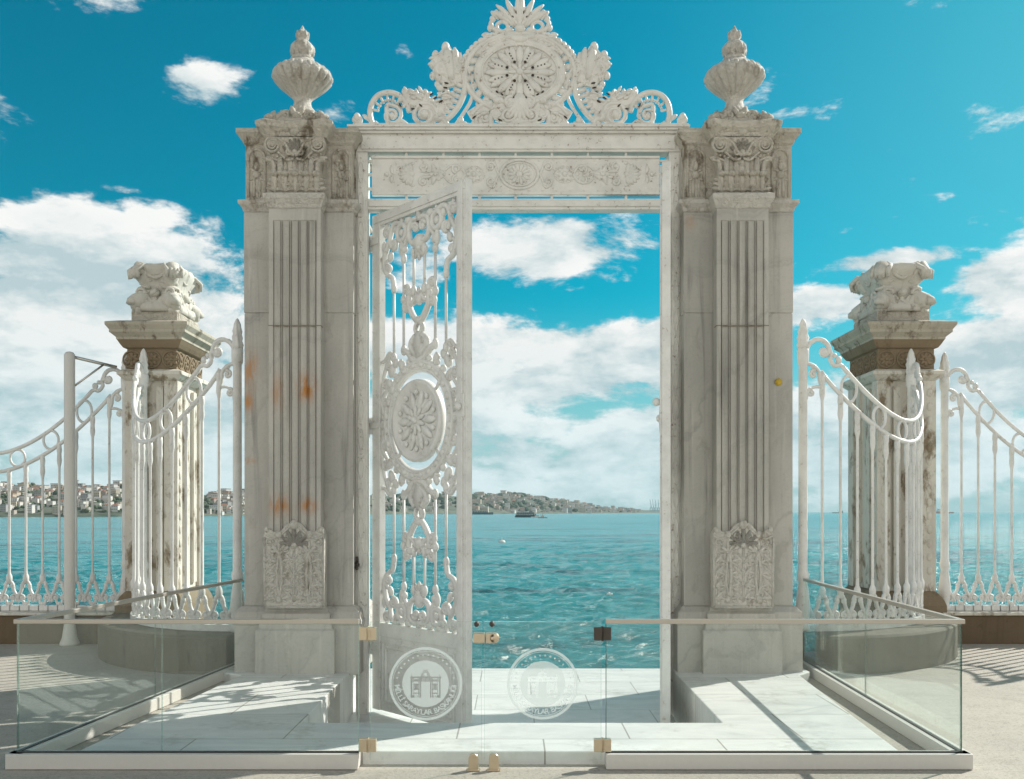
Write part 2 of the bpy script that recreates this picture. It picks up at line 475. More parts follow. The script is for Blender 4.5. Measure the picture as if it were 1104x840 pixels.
class Draw:
    """ornament drawn in a plane: fn maps (a, b) to 3-D, nrm = towards the viewer, k = metres per unit, mirrors about a = mx and / or b = my"""
    def __init__(s, mb, fn, nrm, k, mx=None, my=None, flip=-1):
        s.mb, s.fn, s.n, s.k, s.mx, s.my, s.flip = mb, fn, Vector(nrm), k, mx, my, flip
    def maps(s):
        L = [lambda a, b: (a, b)]
        if s.mx is not None: L += [lambda a, b: (2 * s.mx - a, b)]
        if s.my is not None: L += [(lambda g: (lambda a, b: (g(a, b)[0], 2 * s.my - g(a, b)[1])))(g) for g in list(L)]
        return L
    def P(s, a, b, h=0): return s.fn(a, b) + s.n * (h * s.k)
    def line(s, pts, w, flat=1.0, n=6, h=0, closed=False, mirror=True):
        for g in (s.maps() if mirror else s.maps()[:1]):
            q = [s.P(*g(*p), h) for p in pts]
            ww = [x * s.k for x in w] if hasattr(w, '__len__') else w * s.k
            s.mb.tube(q, ww, n, closed, s.n, flat)
    def curve(s, pts, w0, w1=None, flat=1.0, n=6, h=0, k=6, mirror=True):
        q = smooth_path(pts, k); L = len(q); w1 = w0 if w1 is None else w1
        s.line(q, [w0 + (w1 - w0) * i / (L - 1) for i in range(L)], flat, n, h, False, mirror)
    def spiral_pts(s, cx, cy, r, a0, turns, sgn, end=.22, k=12):
        L = max(6, int(abs(turns) * k)); o = []
        for i in range(L + 1):
            t = i / L; rr = r * (1 - t * (1 - end)); a = R(a0) + sgn * 2 * PI * turns * t
            o.append((cx + rr * math.cos(a), cy + s.flip * rr * math.sin(a)))
        return o
    def spiral(s, cx, cy, r, a0, turns=1.4, sgn=1, w0=2, w1=None, flat=1.0, lead=None, h=0, eye=True, end=.22, mirror=True):
        q = s.spiral_pts(cx, cy, r, a0, turns, sgn, end)
        if lead: q = smooth_path(list(lead) + [q[0], q[1]], 5)[:-1] + q[1:]
        w1 = w0 * .6 if w1 is None else w1; L = len(q)
        s.line(q, [w0 + (w1 - w0) * i / (L - 1) for i in range(L)], flat, 6, h, False, mirror)
        if eye: s.blob(cx, cy, w0 * 1.15, w0 * 1.15, 0, w0 * flat, h, mirror)
    def ring(s, cx, cy, rx, ry, w, flat=1.0, h=0, n=28, a0=0, a1=360, mirror=True):
        full = a1 - a0 >= 360
        L = n if full else n + 1
        q = [(cx + rx * math.cos(R(a0 + (a1 - a0) * i / n)), cy + s.flip * ry * math.sin(R(a0 + (a1 - a0) * i / n))) for i in range(L)]
        s.line(q, w, flat, 6, h, full, mirror)
    def blob(s, cx, cy, rx, ry, rot=0, d=None, h=0, mirror=True, nu=9, nv=6):
        d = min(rx, ry) if d is None else d
        for g in (s.maps() if mirror else s.maps()[:1]):
            c = s.P(*g(cx, cy), h)
            ca, sa = math.cos(R(rot)), math.sin(R(rot)) * s.flip
            e1 = s.P(*g(cx + ca * rx, cy + sa * rx), h) - c
            e2 = s.P(*g(cx - sa * ry * s.flip * s.flip, cy + ca * ry), h) - c
            s.mb.ell(c, e1, s.n * d * s.k, e2, nu, nv)
    def petal(s, cx, cy, ang, L, w, bend=0, flat=.7, h=0, mirror=True):
        """teardrop lobe from (cx, cy) along ang, curling by bend degrees"""
        q = []; x, y = cx, cy; K = 7
        for i in range(K + 1):
            q.append((x, y)); a = R(ang + bend * i / K)
            x += L / K * math.cos(a); y += s.flip * L / K * math.sin(a)
        prof = [.45, .62, .82, 1, 1.05, .95, .7, .25]
        s.line(q, [w * f for f in prof], flat, 6, h, False, mirror)
    def acanthus(s, cx, cy, ang, L, w, n=3, bend=0, h=0, spread=42, flat=.7, mirror=True):
        """leaf: midrib with lobes on both sides"""
        s.petal(cx, cy, ang, L, w * .5, bend, flat, h + w * .12, mirror)
        for i in range(n):
            t = (i + .3) / (n + .25); a = ang + bend * t
            bx = cx + L * t * .8 * math.cos(R(ang + bend * t * .5)); by = cy + s.flip * L * t * .8 * math.sin(R(ang + bend * t * .5))
            for sg in (-1, 1):
                s.petal(bx, by, a + sg * spread, L * (.52 - .22 * t), w * .36, sg * 35, flat, h, mirror)
    def fan(s, cx, cy, ang, L, w, n=7, spread=150, flat=.7, h=0, mirror=True):
        for i in range(n):
            u = (i / (n - 1) - .5)
            s.petal(cx, cy, ang + spread * u, L * (1 - .35 * abs(u)), w, 30 * u, flat, h, mirror)
        s.blob(cx, cy, w * 1.3, w * 1.3, 0, w * 1.2, h, mirror)
    def rosette(s, cx, cy, r, n=8, w=None, h=0, mirror=True):
        w = r * .3 if w is None else w
        for i in range(n):
            s.petal(cx, cy, 360 * i / n, r, w, 0, .6, h, mirror)
        s.blob(cx, cy, r * .26, r * .26, 0, r * .26, h + r * .1, mirror)

# =================================================================== THE SETTING
# forecourt: one sheet with a notch where the landing passage is sunk
mb = MB()
ys = [-70, 7.19, 10.9, 12.9]
for j in range(3):
    w_ = (0, 1.83, 2.95)[j]
    xs = [-90, -w_, w_, 90]
    for i in range(3):
        if i == 1 and (j > 0 or w_ == 0): continue
        mb.add([(xs[i], ys[j], 0), (xs[i + 1], ys[j], 0), (xs[i + 1], ys[j + 1], 0), (xs[i], ys[j + 1], 0)], [(0, 1, 2, 3)])
struct('ground', mb, M['ground'])
# quay face down to the water
mb = MB(); mb.box(-90, -3.02, 12.905, 13.2, -6, -.02); mb.box(3.02, 90, 12.905, 13.2, -6, -.02); mb.box(-3.02, 3.02, 12.45, 12.58, -6, -.45)
struct('quay_wall', mb, M['low_wall'])
# sunk landing floor
mb = MB(); mb.box(-1.85, 1.85, 7.15, 10.9, -.6, -.40); mb.box(-2.95, 2.95, 10.9, 12.6, -.6, -.40)
mb.box(2.951, 3.0, 10.91, 12.9, -4, -.001); mb.box(-3.0, -2.951, 10.91, 12.9, -4, -.001)
struct('landing_floor', mb, M['marble_q'], .008)
# U-shaped marble platform
out = [(-2.97, 6.34), (2.65, 6.34), (2.88, 9.3), (3.05, 9.5), (3.05, 10.9), (1.77, 10.9), (1.66, 9.4), (1.63, 7.2), (-1.64, 7.2), (-1.66, 9.4), (-1.75, 10.9), (-3.0, 10.9), (-3.0, 9.5), (-2.72, 9.3)]
mb = MB(); L = len(out)
mb.add([(x, y, -.5) for x, y in out] + [(x, y, .09) for x, y in out],
       [tuple(range(L, 2 * L))] + [(i, (i + 1) % L, (i + 1) % L + L, i + L) for i in range(L)])
struct('platform', mb, M['marble'], .01)

# ------------------------------------------------------------------- water
import numpy as np
SEA = -3.5
rng = np.random.RandomState(3)
yy = np.concatenate([np.linspace(13.1, 27.5, 30), 28 * (420 / 28) ** (np.arange(620) / 619), 425 * (13000 / 425) ** (np.arange(90) / 89)])
ny, nx = len(yy), 400
tt = np.linspace(-1, 1, nx)
Y2 = np.repeat(yy[:, None], nx, 1); X2 = tt[None, :] * (Y2 * 1.25 + 12)
Zw = np.zeros_like(X2)
cell = np.maximum(np.repeat(np.gradient(yy)[:, None], nx, 1), (Y2 * 1.25 + 12) * 2 / nx)
for i in range(60):
    lam = 0.7 * (4.5 / .7) ** rng.rand()
    th = R(-115) + rng.randn() * .55
    k = 2 * np.pi / lam
    amp = .0115 * lam ** .7
    ph = k * (X2 * math.cos(th) + Y2 * math.sin(th)) + rng.rand() * 6.28
    fade = np.clip((lam / cell - 2.2) / 2.0, 0, 1)
    sw = np.sin(ph)
    Zw += amp * fade * (1 - np.abs(sw) * 1.5 + .25 * sw)
Zw = Zw + SEA
vs = np.stack([X2, Y2, Zw], -1).reshape(-1, 3)
idx = np.arange(ny * nx).reshape(ny, nx)
fs = np.stack([idx[:-1, :-1], idx[:-1, 1:], idx[1:, 1:], idx[1:, :-1]], -1).reshape(-1, 4)
me = bpy.data.meshes.new('sea')
me.from_pydata(vs.tolist(), [], fs.tolist()); me.polygons.foreach_set('use_smooth', [True] * len(me.polygons))
me.materials.append(M['water'])
o = link(bpy.data.objects.new('sea', me)); o['kind'] = 'structure'

# ------------------------------------------------------------------- far shore
def interp(x, pts):
    for (a, b), (c, d) in zip(pts, pts[1:]):
        if x <= c: return b + (d - b) * max(0, (x - a)) / (c - a)
    return pts[-1][1]
DIST = [(-500, 800), (0, 950), (130, 1020), (260, 1250), (420, 2000), (510, 2400), (600, 2900), (690, 3900), (760, 5200)]
RIDGE = [(-500, 515), (-60, 521), (60, 524), (130, 525), (230, 533), (260, 531), (330, 533), (420, 533), (500, 535), (530, 531.5), (562, 532.5), (600, 539.5), (640, 546.5), (662, 549), (690, 550.0), (760, 551.2)]
def shore(x, t):
    d = interp(x, DIST) * (1 + .30 * t)
    h0 = interp(x, RIDGE)
    top = CZ + (552 - h0) / 1000 * interp(x, DIST) * 1.30
    z = SEA + 1.2 + (top - SEA) * (t ** .75) * .93
    z += (mnoise.noise(Vector((x * .03, t * 3, 1))) * 5 * t) * (1 if x < 600 else .25)
    return Vector(((x - 552) / 1000 * d, d, z))
mb = MB(); NXS = 190; NT = 9; vs = []
for i in range(NXS):
    x = -500 + 1262 * i / (NXS - 1)
    vs.append(shore(x, 0) + Vector((0, 0, -4)))
    for j in range(NT): vs.append(shore(x, j / (NT - 1)))
    q = shore(x, 1); vs.append(Vector((q.x * 1.4, q.y * 1.4, q.z * .6))); vs.append(Vector((q.x * 1.45, q.y * 1.45, SEA - 3)))
w = NT + 3; fs = []
for i in range(NXS - 1):
    for j in range(w - 1):
        a = i * w + j; fs.append((a, a + w, a + w + 1, a + 1))
mb.add(vs, fs, True)
m, n = mat('far_hillside')
p = n.pos()
a = n.noise(p, .03, 6, .7)
n.out(n.pbsdf(n.mix(n.ss(a, .35, .65), (.05, .075, .05), (.13, .135, .10)), .9))
M['hill'] = m
struct('hills', mb, M['hill'])
# far woods between the houses
mb = MB()
for i in range(900):
    x = random.uniform(-40, 680) if i % 3 else random.uniform(-20, 265)
    if 300 < x < 400: continue
    q = shore(x, random.uniform(.05, 1.0)); s_ = q.y / 1000
    r = random.uniform(2.0, 4.6) * s_ * (.6 if x > 620 else 1)
    for k in range(3):
        c = q + Vector((random.uniform(-1, 1) * r, random.uniform(-1, 1) * r, r * random.uniform(.1, .5)))
        mb.ell(c, (r * random.uniform(.5, 1), 0, 0), (0, r * .8, 0), (0, 0, r * random.uniform(.35, .7)), 6, 4)
m, n = mat('far_tree_green'); n.out(n.pbsdf(n.mix(n.ss(n.noise(n.pos(), .06, 3), .3, .7), (.035, .065, .035), (.075, .10, .05)), .9)); M['far_tree'] = m
o = mesh('far_woods', mb, M['far_tree']); o['kind'] = 'stuff'; tag(o, 'dark tree cover among the houses on the far shore hillsides', 'woods')

mb = MB(); trng = random.Random(21)
for i in range(620):
    x = trng.uniform(505, 690) if i % 2 else trng.choice([trng.uniform(-8, 130), trng.uniform(225, 266), trng.uniform(408, 488)])
    q = shore(x, trng.uniform(.03, 1)); s_ = q.y / 1000 * (.55 if x > 400 else .8) * (1 if x < 640 else .6)
    w_, h_ = trng.uniform(2.2, 4.4) * s_, trng.uniform(3, 7) * s_
    mb.box(q.x - w_, q.x + w_, q.y - 3, q.y + 3, q.z - 3, q.z + h_)
m, n = mat('far_town_walls'); vr = n.new('ShaderNodeTexVoronoi'); n.put(vr.inputs['Vector'], n.pos()); vr.inputs['Scale'].default_value = .09
n.out(n.pbsdf(n.mix(n.sep(vr.outputs['Color'])[0], (.58, .56, .53), (.30, .24, .20)), .8)); M['far_town'] = m
o = mesh('far_town', mb, M['far_town']); o['kind'] = 'stuff'; tag(o, 'dense small pale buildings massed on the far shore hillsides', 'town')

def house_mesh(name, w, d, h, roof, wall, roofm, win):
    """house prototype: walls with rows of window openings, and a roof; one mesh, three materials"""
    vs = []; fs = []; mi = []
    def add(v, f, k):
        b = len(vs); vs.extend(v); fs.extend([tuple(i + b for i in q) for q in f]); mi.extend([k] * len(f))
    bx = [(-w, -d, -3), (w, -d, -3), (w, d, -3), (-w, d, -3), (-w, -d, h), (w, -d, h), (w, d, h), (-w, d, h)]
    add(bx, [(0, 1, 5, 4), (1, 2, 6, 5), (2, 3, 7, 6), (3, 0, 4, 7), (4, 5, 6, 7)], 0)
    e = .35
    if roof == 'hip':
        add([(-w - e, -d - e, h + .02), (w + e, -d - e, h + .02), (w + e, d + e, h + .02), (-w - e, d + e, h + .02), (-w * .4, 0, h + w * .45), (w * .4, 0, h + w * .45)],
            [(0, 1, 5, 4), (1, 2, 5), (2, 3, 4, 5), (3, 0, 4), (3, 2, 1, 0)], 1)
    else:
        q = [(-w - e, -d - e, h + .02), (w + e, -d - e, h + .02), (w + e, d + e, h + .02), (-w - e, d + e, h + .02)]
        add(q + [(x, y, h + .7) for x, y, z in q], [(0, 1, 5, 4), (1, 2, 6, 5), (2, 3, 7, 6), (3, 0, 4, 7), (4, 5, 6, 7)], 1)
    for fl in range(max(1, int(h / 3))):
        for k in range(int(w * 2 / 2.4)):
            x0 = -w + .7 + k * 2.4; z0 = 1 + fl * 3
            add([(x0, -d - .06, z0), (x0 + 1.2, -d - .06, z0), (x0 + 1.2, -d - .06, z0 + 1.5), (x0, -d - .06, z0 + 1.5)], [(0, 1, 2, 3)], 2)
    me = bpy.data.meshes.new(name); me.from_pydata(vs, [], fs)
    for q in (wall, roofm, win): me.materials.append(q)
    me.polygons.foreach_set('material_index', mi); me.update()
    return me
hw = [plain('white_render', (.62, .60, .57), .8), plain('sand_render', (.47, .41, .33), .8), plain('grey_render', (.33, .33, .33), .8), plain('rose_render', (.45, .34, .30), .8)]
rt = plain('clay_tile', (.27, .13, .085), .8); rg = plain('grey_roof', (.24, .24, .25), .7); wn = plain('house_window', (.07, .08, .09), .3)
KINDS = [('white block of flats', 0, rg, 'flat', 5.5, 10), ('white house with clay roof', 0, rt, 'hip', 4.2, 6), ('sand coloured house with clay roof', 1, rt, 'hip', 4.5, 7), ('sand coloured block of flats', 1, rg, 'flat', 5, 11),
         ('grey block of flats', 2, rg, 'flat', 5.5, 9), ('rose house with clay roof', 3, rt, 'hip', 4, 6), ('white low house with grey roof', 0, rg, 'hip', 5, 5)]
HM = [house_mesh('house', w, 4.0, h, rf, hw[k], rm, wn) for (_, k, rm, rf, w, h) in KINDS]
hrng = random.Random(11)
ZONES = [(-6, 128, 115, 'seen through the left fence', 'houses on the shore behind the left fence'), (228, 264, 32, 'right of the left pier', 'houses in the gap right of the left pier'),
         (410, 486, 26, 'seen through the open iron leaf', 'houses behind the iron gate leaf'), (506, 682, 122, 'seen through the gateway', 'houses on the shore in the gateway')]
for (x0, x1, cnt, where, grp) in ZONES:
    for i in range(cnt):
        x = hrng.uniform(x0, x1); t = hrng.random() ** 1.1
        k = hrng.choice([0, 0, 1, 1, 2, 3, 4, 5, 6])
        q = shore(x, t)
        s_ = (.52 if x > 400 else .78) * q.y / 1000 * hrng.uniform(.7, 1.15) * (1 if x < 640 else .6)
        o = link(bpy.data.objects.new('house', HM[k])); o.location = q; o.scale = (s_, s_, s_ * hrng.uniform(.8, 1.1)); o.rotation_euler = (0, 0, hrng.uniform(-.5, .5))
        tag(o, '%s on the far hillside %s' % (KINDS[k][0], where), 'house', grp)

# ships
mh = plain('dark_hull', (.035, .075, .09), .5); mw = plain('white_hull', (.65, .65, .63), .4); mbr = plain('rusty_hull', (.16, .09, .05), .6); mpk = plain('red_oxide_hull', (.42, .22, .18), .6); mwin = plain('ship_window', (.03, .04, .05), .2)
def hull(mb, L, w, h, z0=0):
    ls = []
    for k, (f, wd, sh) in enumerate([(-.5, .75, 0), (-.35, 1, 0), (.2, 1, 0), (.38, .7, .1), (.5, .06, .25)]):
        x = f * L; a = w * wd / 2
        ls.append([(x, -a * .8, z0 - 1), (x, -a, z0 + h * (1 + sh)), (x, a, z0 + h * (1 + sh)), (x, a * .8, z0 - 1)])
    mb.loft(ls)
def ship(name, x, y, d, L, hm, decks, label, cat, flip=1, mast=0):
    r = empty(name, (PXL(x, d), d, SEA), label, cat)
    r.rotation_euler = (0, 0, 0 if flip > 0 else PI)
    b = MB(); hull(b, L, L * .22, L * .075); mesh('hull', b, hm, r, True)
    b = MB(); z = L * .075
    for (f0, f1, h, wd) in decks:
        b.box(f0 * L, f1 * L, -wd * L, wd * L, z, z + h * L); z += h * L
    mesh('superstructure', b, mw if hm is not mh else mh, r, True)
    b = MB(); z = L * .075
    for (f0, f1, h, wd) in decks:
        for k in range(8):
            a = f0 + (f1 - f0) * (k + .25) / 8; c = f0 + (f1 - f0) * (k + .75) / 8
            for sg in (-1, 1):
                b.box(a * L, c * L, sg * wd * L - .04, sg * wd * L + .04, z + h * L * .4, z + h * L * .75)
        z += h * L
    mesh('windows', b, mwin if hm is not mh else mw, r, True)
    if mast:
        b = MB(); b.tube([(0, 0, z), (0, 0, z + mast * L)], L * .008, 6); b.tube([(-.2 * L, 0, L * .075), (-.2 * L, 0, z + mast * L * .7)], L * .008, 6); mesh('mast', b, mh, r, True)
    return r
ship('ferry', 568, 558, 900, 23, mh, [(-.47, .38, .075, .09), (-.42, .30, .065, .085), (.10, .24, .05, .05)], 'dark passenger ferry on the water in the gateway', 'ferry', 1, .12)
ship('launch', 577.5, 558, 880, 9, mw, [(-.3, .1, .14, .08)], 'small white launch just right of the dark ferry', 'boat', -1, .15)
ship('work_boat', 585, 559, 790, 8, mbr, [(-.2, .15, .2, .08), (-.1, .08, .1, .06)], 'small brown work boat right of the white launch', 'boat', 1, .25)
ship('cargo_ship', 518, 555, 1900, 52, mh, [(-.45, .3, .05, .08), (-.45, -.25, .06, .07)], 'long dark ship moored by the far shore beside the iron leaf', 'ship', 1, .06)
ship('coaster', 903, 551, 3800, 44, mh, [(-.48, -.1, .07, .06), (-.48, -.25, .08, .05)], 'hazy dark ship on the horizon left of the right pier', 'ship', -1, .1)
ship('tanker', 1019, 551, 3300, 62, mpk, [(-.48, -.2, .08, .07), (-.45, -.25, .1, .06)], 'faint reddish ship on the horizon behind the right fence post', 'ship', 1, .14)
# harbour cranes
mcr = plain('crane_blue', (.10, .20, .25), .6)
def crane():
    b = MB(); H = 44
    for sx in (-5, 5):
        for sy in (-4, 4):
            b.box(sx - .6, sx + .6, sy - .6, sy + .6, 0, H * .55)
    b.box(-6, 6, -5, 5, H * .55, H * .60); b.box(-5, 5, -4.6, 4.6, H * .25, H * .28)
    return b
cr = None
for k, (x, ang) in enumerate([(702, 72), (705.5, 62), (709, 75), (713, 66)]):
    d = 4700
    if cr is None:
        cr = empty('harbour_crane', (PXL(x, d), d, SEA + 1), 'hazy blue harbour crane at the far right of the gateway horizon', 'crane', 'harbour cranes on the horizon')
        mesh('portal', crane(), mcr, cr, True)
        b = MB(); b.tube([(0, 0, 26), (-6, 0, 68)], 1.1, 6); b.tube([(0, 0, 26), (5, 0, 44)], .7, 6); b.tube([(5, 0, 44), (-6, 0, 68)], .25, 5); mesh('boom', b, mcr, cr, True)
    else:
        c = copy_tree(cr); c.location = (PXL(x, d), d + k * 30, SEA + 1); c.rotation_euler = (0, 0, .4 * k)
# harbour mole beneath the cranes
mb = MB(); mb.box(PXL(690, 4800), PXL(760, 4800), 4750, 5000, SEA - 2, SEA + 5); struct('mole', mb, M['hill'])
# buoy and gull
r = empty('buoy', (PXL(541, 158), 158, SEA), 'white mooring buoy floating on the water in the gateway', 'buoy')
b = MB(); b.lathe(0, 0, [(.2, -.3), (.58, -.1), (.62, .12), (.5, .34), (.2, .45), (.05, .48)], 14); mesh('float', b, mw, r, True)
b = MB(); b.tube([(0, 0, .45), (0, 0, .75)], .06, 6); b.ring = None; b.tube([(.1 * math.cos(t * .7), 0, .8 + .1 * math.sin(t * .7)) for t in range(9)], .03, 5, True); mesh('ring', b, mw, r, True)
b = MB(); gx, gy, gz = PXL(657, 52), 52, CZ + (552 - 641) * .052
b.tube([(gx - .17, gy, gz), (gx - .1, gy, gz + .01), (gx, gy, gz + .02), (gx + .1, gy, gz + .03), (gx + .15, gy, gz + .04), (gx + .2, gy, gz + .035)], [.01, .045, .06, .04, .035, .006], 8, nrm=(0, 1, 0))
for sg in (-1, 1):
    b.tube([(gx + .02, gy, gz + .03), (gx, gy + sg * .16, gz + .12), (gx - .06, gy + sg * .36, gz + .07)], [.05, .04, .008], 6, nrm=(0, 0, 1), flat=.25)
tag(mesh('gull', b, mw), 'white gull flying low over the water in the gateway', 'bird')

# =================================================================== MAIN PILLARS
def arc_niche(mb, cx, hw, z0, z1, y):
    pts = [(cx - hw, y, z0), (cx - hw, y, z1 - hw)] + [(cx + hw * math.cos(R(180 - 18 * k)), y, z1 - hw + hw * math.sin(R(18 * k))) for k in range(1, 10)] + [(cx + hw, y, z1 - hw), (cx + hw, y, z0)]
    mb.tube(pts, .016, 6, nrm=(0, 1, 0))

def pillar(cx, m_shaft, label, mirror):
    r = empty('gate_pillar', (cx, 10.15, .09), label, 'pillar', 'marble gate pillars')
    YC, HX, HY = 10.0, .56, .45; F = 9.37
    # pedestal
    b = MB(); b.rects(cx, YC, HX, HY, [(.08, .06), (.08, .57), (.095, .575), (.095, .61), (.08, .64), (.075, .66), (.075, .70), (.05, .725), (.03, .75), (.0, .765)])
    ped = mesh('pedestal', b, m_shaft, r, bevel=.006)
    b = MB(); b.rects(cx, 9.62, .40, .26, [(0, .06), (0, .52), (-.012, .53), (-.03, .545), (-.03, .58), (-.045, .60), (-.06, .64), (-.055, .645), (-.055, .69), (-.08, .715), (-.09, .755)])
    mesh('pedestal_block', b, m_shaft, r, bevel=.006)
    # shaft core: upper course, joint, lower
    b = MB(); b.rects(cx, YC, HX, HY, [(0, .765), (0, 3.765), (-.006, 3.769), (-.006, 3.775), (.004, 3.779), (.004, 4.80), (.0, 4.81)])
    mesh('shaft', b, m_shaft, r, bevel=.012)
    # fluted pilaster
    b = MB(); hx = .262; NF = 5; sp = .0885; gw = .031
    def section(z, dep):
        pl = [(cx - hx, F + .22), (cx - hx, F)]
        for k in range(NF):
            c = cx + (k - 2) * sp
            pl.append((c - gw - .012, F)); pl.append((c - gw - .004, F - .0 + dep * .02))
            for q in range(0, 7):
                a = PI * q / 6
                pl.append((c - gw * math.cos(a), F + dep * .020 * math.sin(a) + .0005))
            pl.append((c + gw + .004, F + dep * .02)); pl.append((c + gw + .012, F))
        pl += [(cx + hx, F), (cx + hx, F + .22)]
        return [(x, y, z) for x, y in pl]
    zs = [(1.30, 1), (2.05, 1), (2.06, 1), (2.70, 1), (3.18, 1), (3.60, 1), (4.62, 1), (4.645, .92), (4.66, .72), (4.67, .45), (4.675, .0), (4.79, 0)]
    b.loft([section(z, d) for z, d in zs])
    mesh('fluted_pilaster', b, m_shaft, r)
    # thin joint line across the flutes
    b = MB(); b.box(cx - hx - .003, cx + hx + .003, F - .004, F + .1, 3.604, 3.612); mesh('joint', b, M['pier_brown'], r)
    # carved panel at the foot of the pilaster
    b = MB(); b.prism([(cx - .30, .757), (cx + .30, .757), (cx + .305, 1.50), (cx + .27, 1.565), (cx + .2, 1.52), (cx + .13, 1.535), (cx + .08, 1.60), (cx, 1.635), (cx - .08, 1.60), (cx - .13, 1.535), (cx - .2, 1.52), (cx - .27, 1.565), (cx - .305, 1.50)], F - .03, F + .12)
    D = Draw(b, lambda a, c: Vector((cx + a, F - .03, .757 + c)), (0, -1, 0), 1.0, mx=0, flip=1)
    D.line([(-.298, .01), (.298, .01)], .014, mirror=False); D.line([(.296, .01), (.300, .72)], .014)
    D.curve([(.14, .12), (.125, .3), (.13, .45), (.15, .55), (.22, .62)], .017, .022); D.curve([(.15, .12), (.175, .3), (.165, .45), (.14, .55), (.05, .62)], .015, .02)
    D.blob(.155, .09, .035, .045, 0, .03); D.blob(.155, .74, .035, .04, 0, .035); D.blob(.275, .79, .025, .03, 0, .025)
    D.fan(.155, .56, 90, .13, .018, 5, 150)
    D.fan(0, .63, 90, .20, .024, 7, 150); D.blob(0, .84, .045, .05, 0, .04); D.spiral(.06, .72, .04, 90, 1.2, -1, .013)
    D.line([(0, .06), (0, .60)], .012, mirror=False)
    for k in range(4):
        zz = .08 + k * .125
        for xx, an in ((.0, 60), (.155, 150), (.155, 30), (.298, 120)):
            ca = 1 if an < 90 else -1
            D.acanthus(xx + ca * .012, zz, an, .13, .035, 2, -ca * 30)
            D.petal(xx + ca * .015, zz + .02, an + ca * -35, .10, .018, ca * 40)
    D.spiral(.25, .66, .045, 180, 1.3, -1, .013); D.curve([(0.30, .73), (.22, .70), (.1, .765), (0, .87)], .014, .012)
    mesh('carved_panel', b, M['carved'], r)
    # necking moulding above the shaft
    b = MB(); b.rects(cx, YC, HX, HY, [(0, 4.81), (.012, 4.82), (.02, 4.85), (.05, 4.885), (.055, 4.89), (.055, 4.925), (.0, 4.94)])
    b.rects(cx, 9.62, .262, .25, [(0, 4.79), (.01, 4.80), (.02, 4.83), (.045, 4.875), (.05, 4.88), (.05, 4.93), (.01, 4.95)])
    mesh('necking', b, M['carved'], r, bevel=.004)
    # frieze block with arched niches
    b = MB(); b.rects(cx, YC, HX - .01, HY - .01, [(0, 4.94), (0, 5.54)])
    for sg in (-1, 1):
        c = cx + sg * .435
        arc_niche(b, c, .085, 4.97, 5.46, 9.56)
        D = Draw(b, lambda a, d: Vector((c + a, 9.56, d)), (0, -1, 0), 1.0, mx=0, flip=1)
        D.line([(.03, 4.97), (.028, 5.17)], .017, .6); D.blob(0, 5.20, .045, .04, 0, .03); D.blob(0, 5.29, .028, .05, 0, .028); D.petal(.01, 5.21, 60, .10, .016, -60); D.petal(.01, 5.19, -50, .09, .015, 40); D.blob(0, 5.37, .015, .02, 0, .015)
    for sg in (-1, 1):   # outer side faces carry the same niches
        xx = cx + sg * (HX - .01)
        for yc in (9.8, 10.2):
            pts = [(xx, yc - .1, 4.97), (xx, yc - .1, 5.36)] + [(xx, yc - .1 * math.cos(R(20 * k)), 5.36 + .1 * math.sin(R(20 * k))) for k in range(1, 9)] + [(xx, yc + .1, 5.36), (xx, yc + .1, 4.97)]
            b.tube(pts, .016, 6, nrm=(1, 0, 0))
    mesh('frieze', b, M['carved_dirty'], r)
    # capital
    b = MB(); b.rects(cx, 9.66, .235, .24, [(.02, 4.95), (.0, 4.97), (0, 5.25), (.02, 5.36), (.05, 5.44), (.06, 5.56)])
    D = Draw(b, lambda a, d: Vector((cx + a, 9.41, d)), (0, -1, 0), 1.0, mx=0, flip=1)
    for xx in (0, .105, .21):
        mir = xx > 0
        D.acanthus(xx, 4.965, 90, .20, .06, 3, 0, .0, 55, .8, mir); D.blob(xx, 5.15, .04, .03, 0, .045, .02, mir)
        D.petal(xx + (.02 if mir else 0), 5.0, 90, .17, .02, 0, .9, .01, mir)
    for xx in (.052, .157):
        D.line([(xx, 5.0), (xx, 5.32)], [.03, .034], .6); D.blob(xx, 5.16, .035, .028, 0, .04, .01)
    D.line([(0, 5.0), (0, 5.3)], .04, .45, mirror=False)
    D.curve([(.30, 5.30), (.23, 5.27), (.22, 5.10), (.23, 4.98)], .022, .026); D.curve([(.32, 5.31), (.26, 5.32), (.18, 5.29), (.14, 5.30)], .018, .01)
    # volutes
    D.spiral(.225, 5.435, .085, 100, 2.1, -1, .02, .010, 1.3, [(.0, 5.33), (.05, 5.36), (.10, 5.45)], .035)
    D.curve([(.02, 5.30), (.08, 5.29), (.14, 5.34), (.18, 5.37)], .016, .012, 1, 6, .02)
    # central shell
    D.fan(0, 5.36, 90, .17, .026, 7, 120, .9, .03); D.blob(0, 5.565, .06, .045, 0, .06, .02); D.petal(.03, 5.55, 20, .12, .022, -50, .8, .02); D.spiral(.055, 5.36, .035, 90, 1.2, -1, .014, .01, 1, None, .04)
    D.petal(.03, 5.5, 40, .16, .02, 30, .8, .02); D.line([(.06, 5.50), (.25, 5.53), (.30, 5.55)], .018)
    for k in range(7): D.blob(.02 + k * .04, 5.305 if k < 3 else 5.30 + (k - 2) * .012, .012, .012, 0, .012, .02)
    mesh('capital', b, M['carved_dirty'], r)
    # cornice: side run and the concave abacus in front
    b = MB(); b.rects(cx, YC, HX, HY, [(-.01, 5.50), (.012, 5.52), (.02, 5.55), (.06, 5.60), (.07, 5.605), (.07, 5.65), (.02, 5.672)])
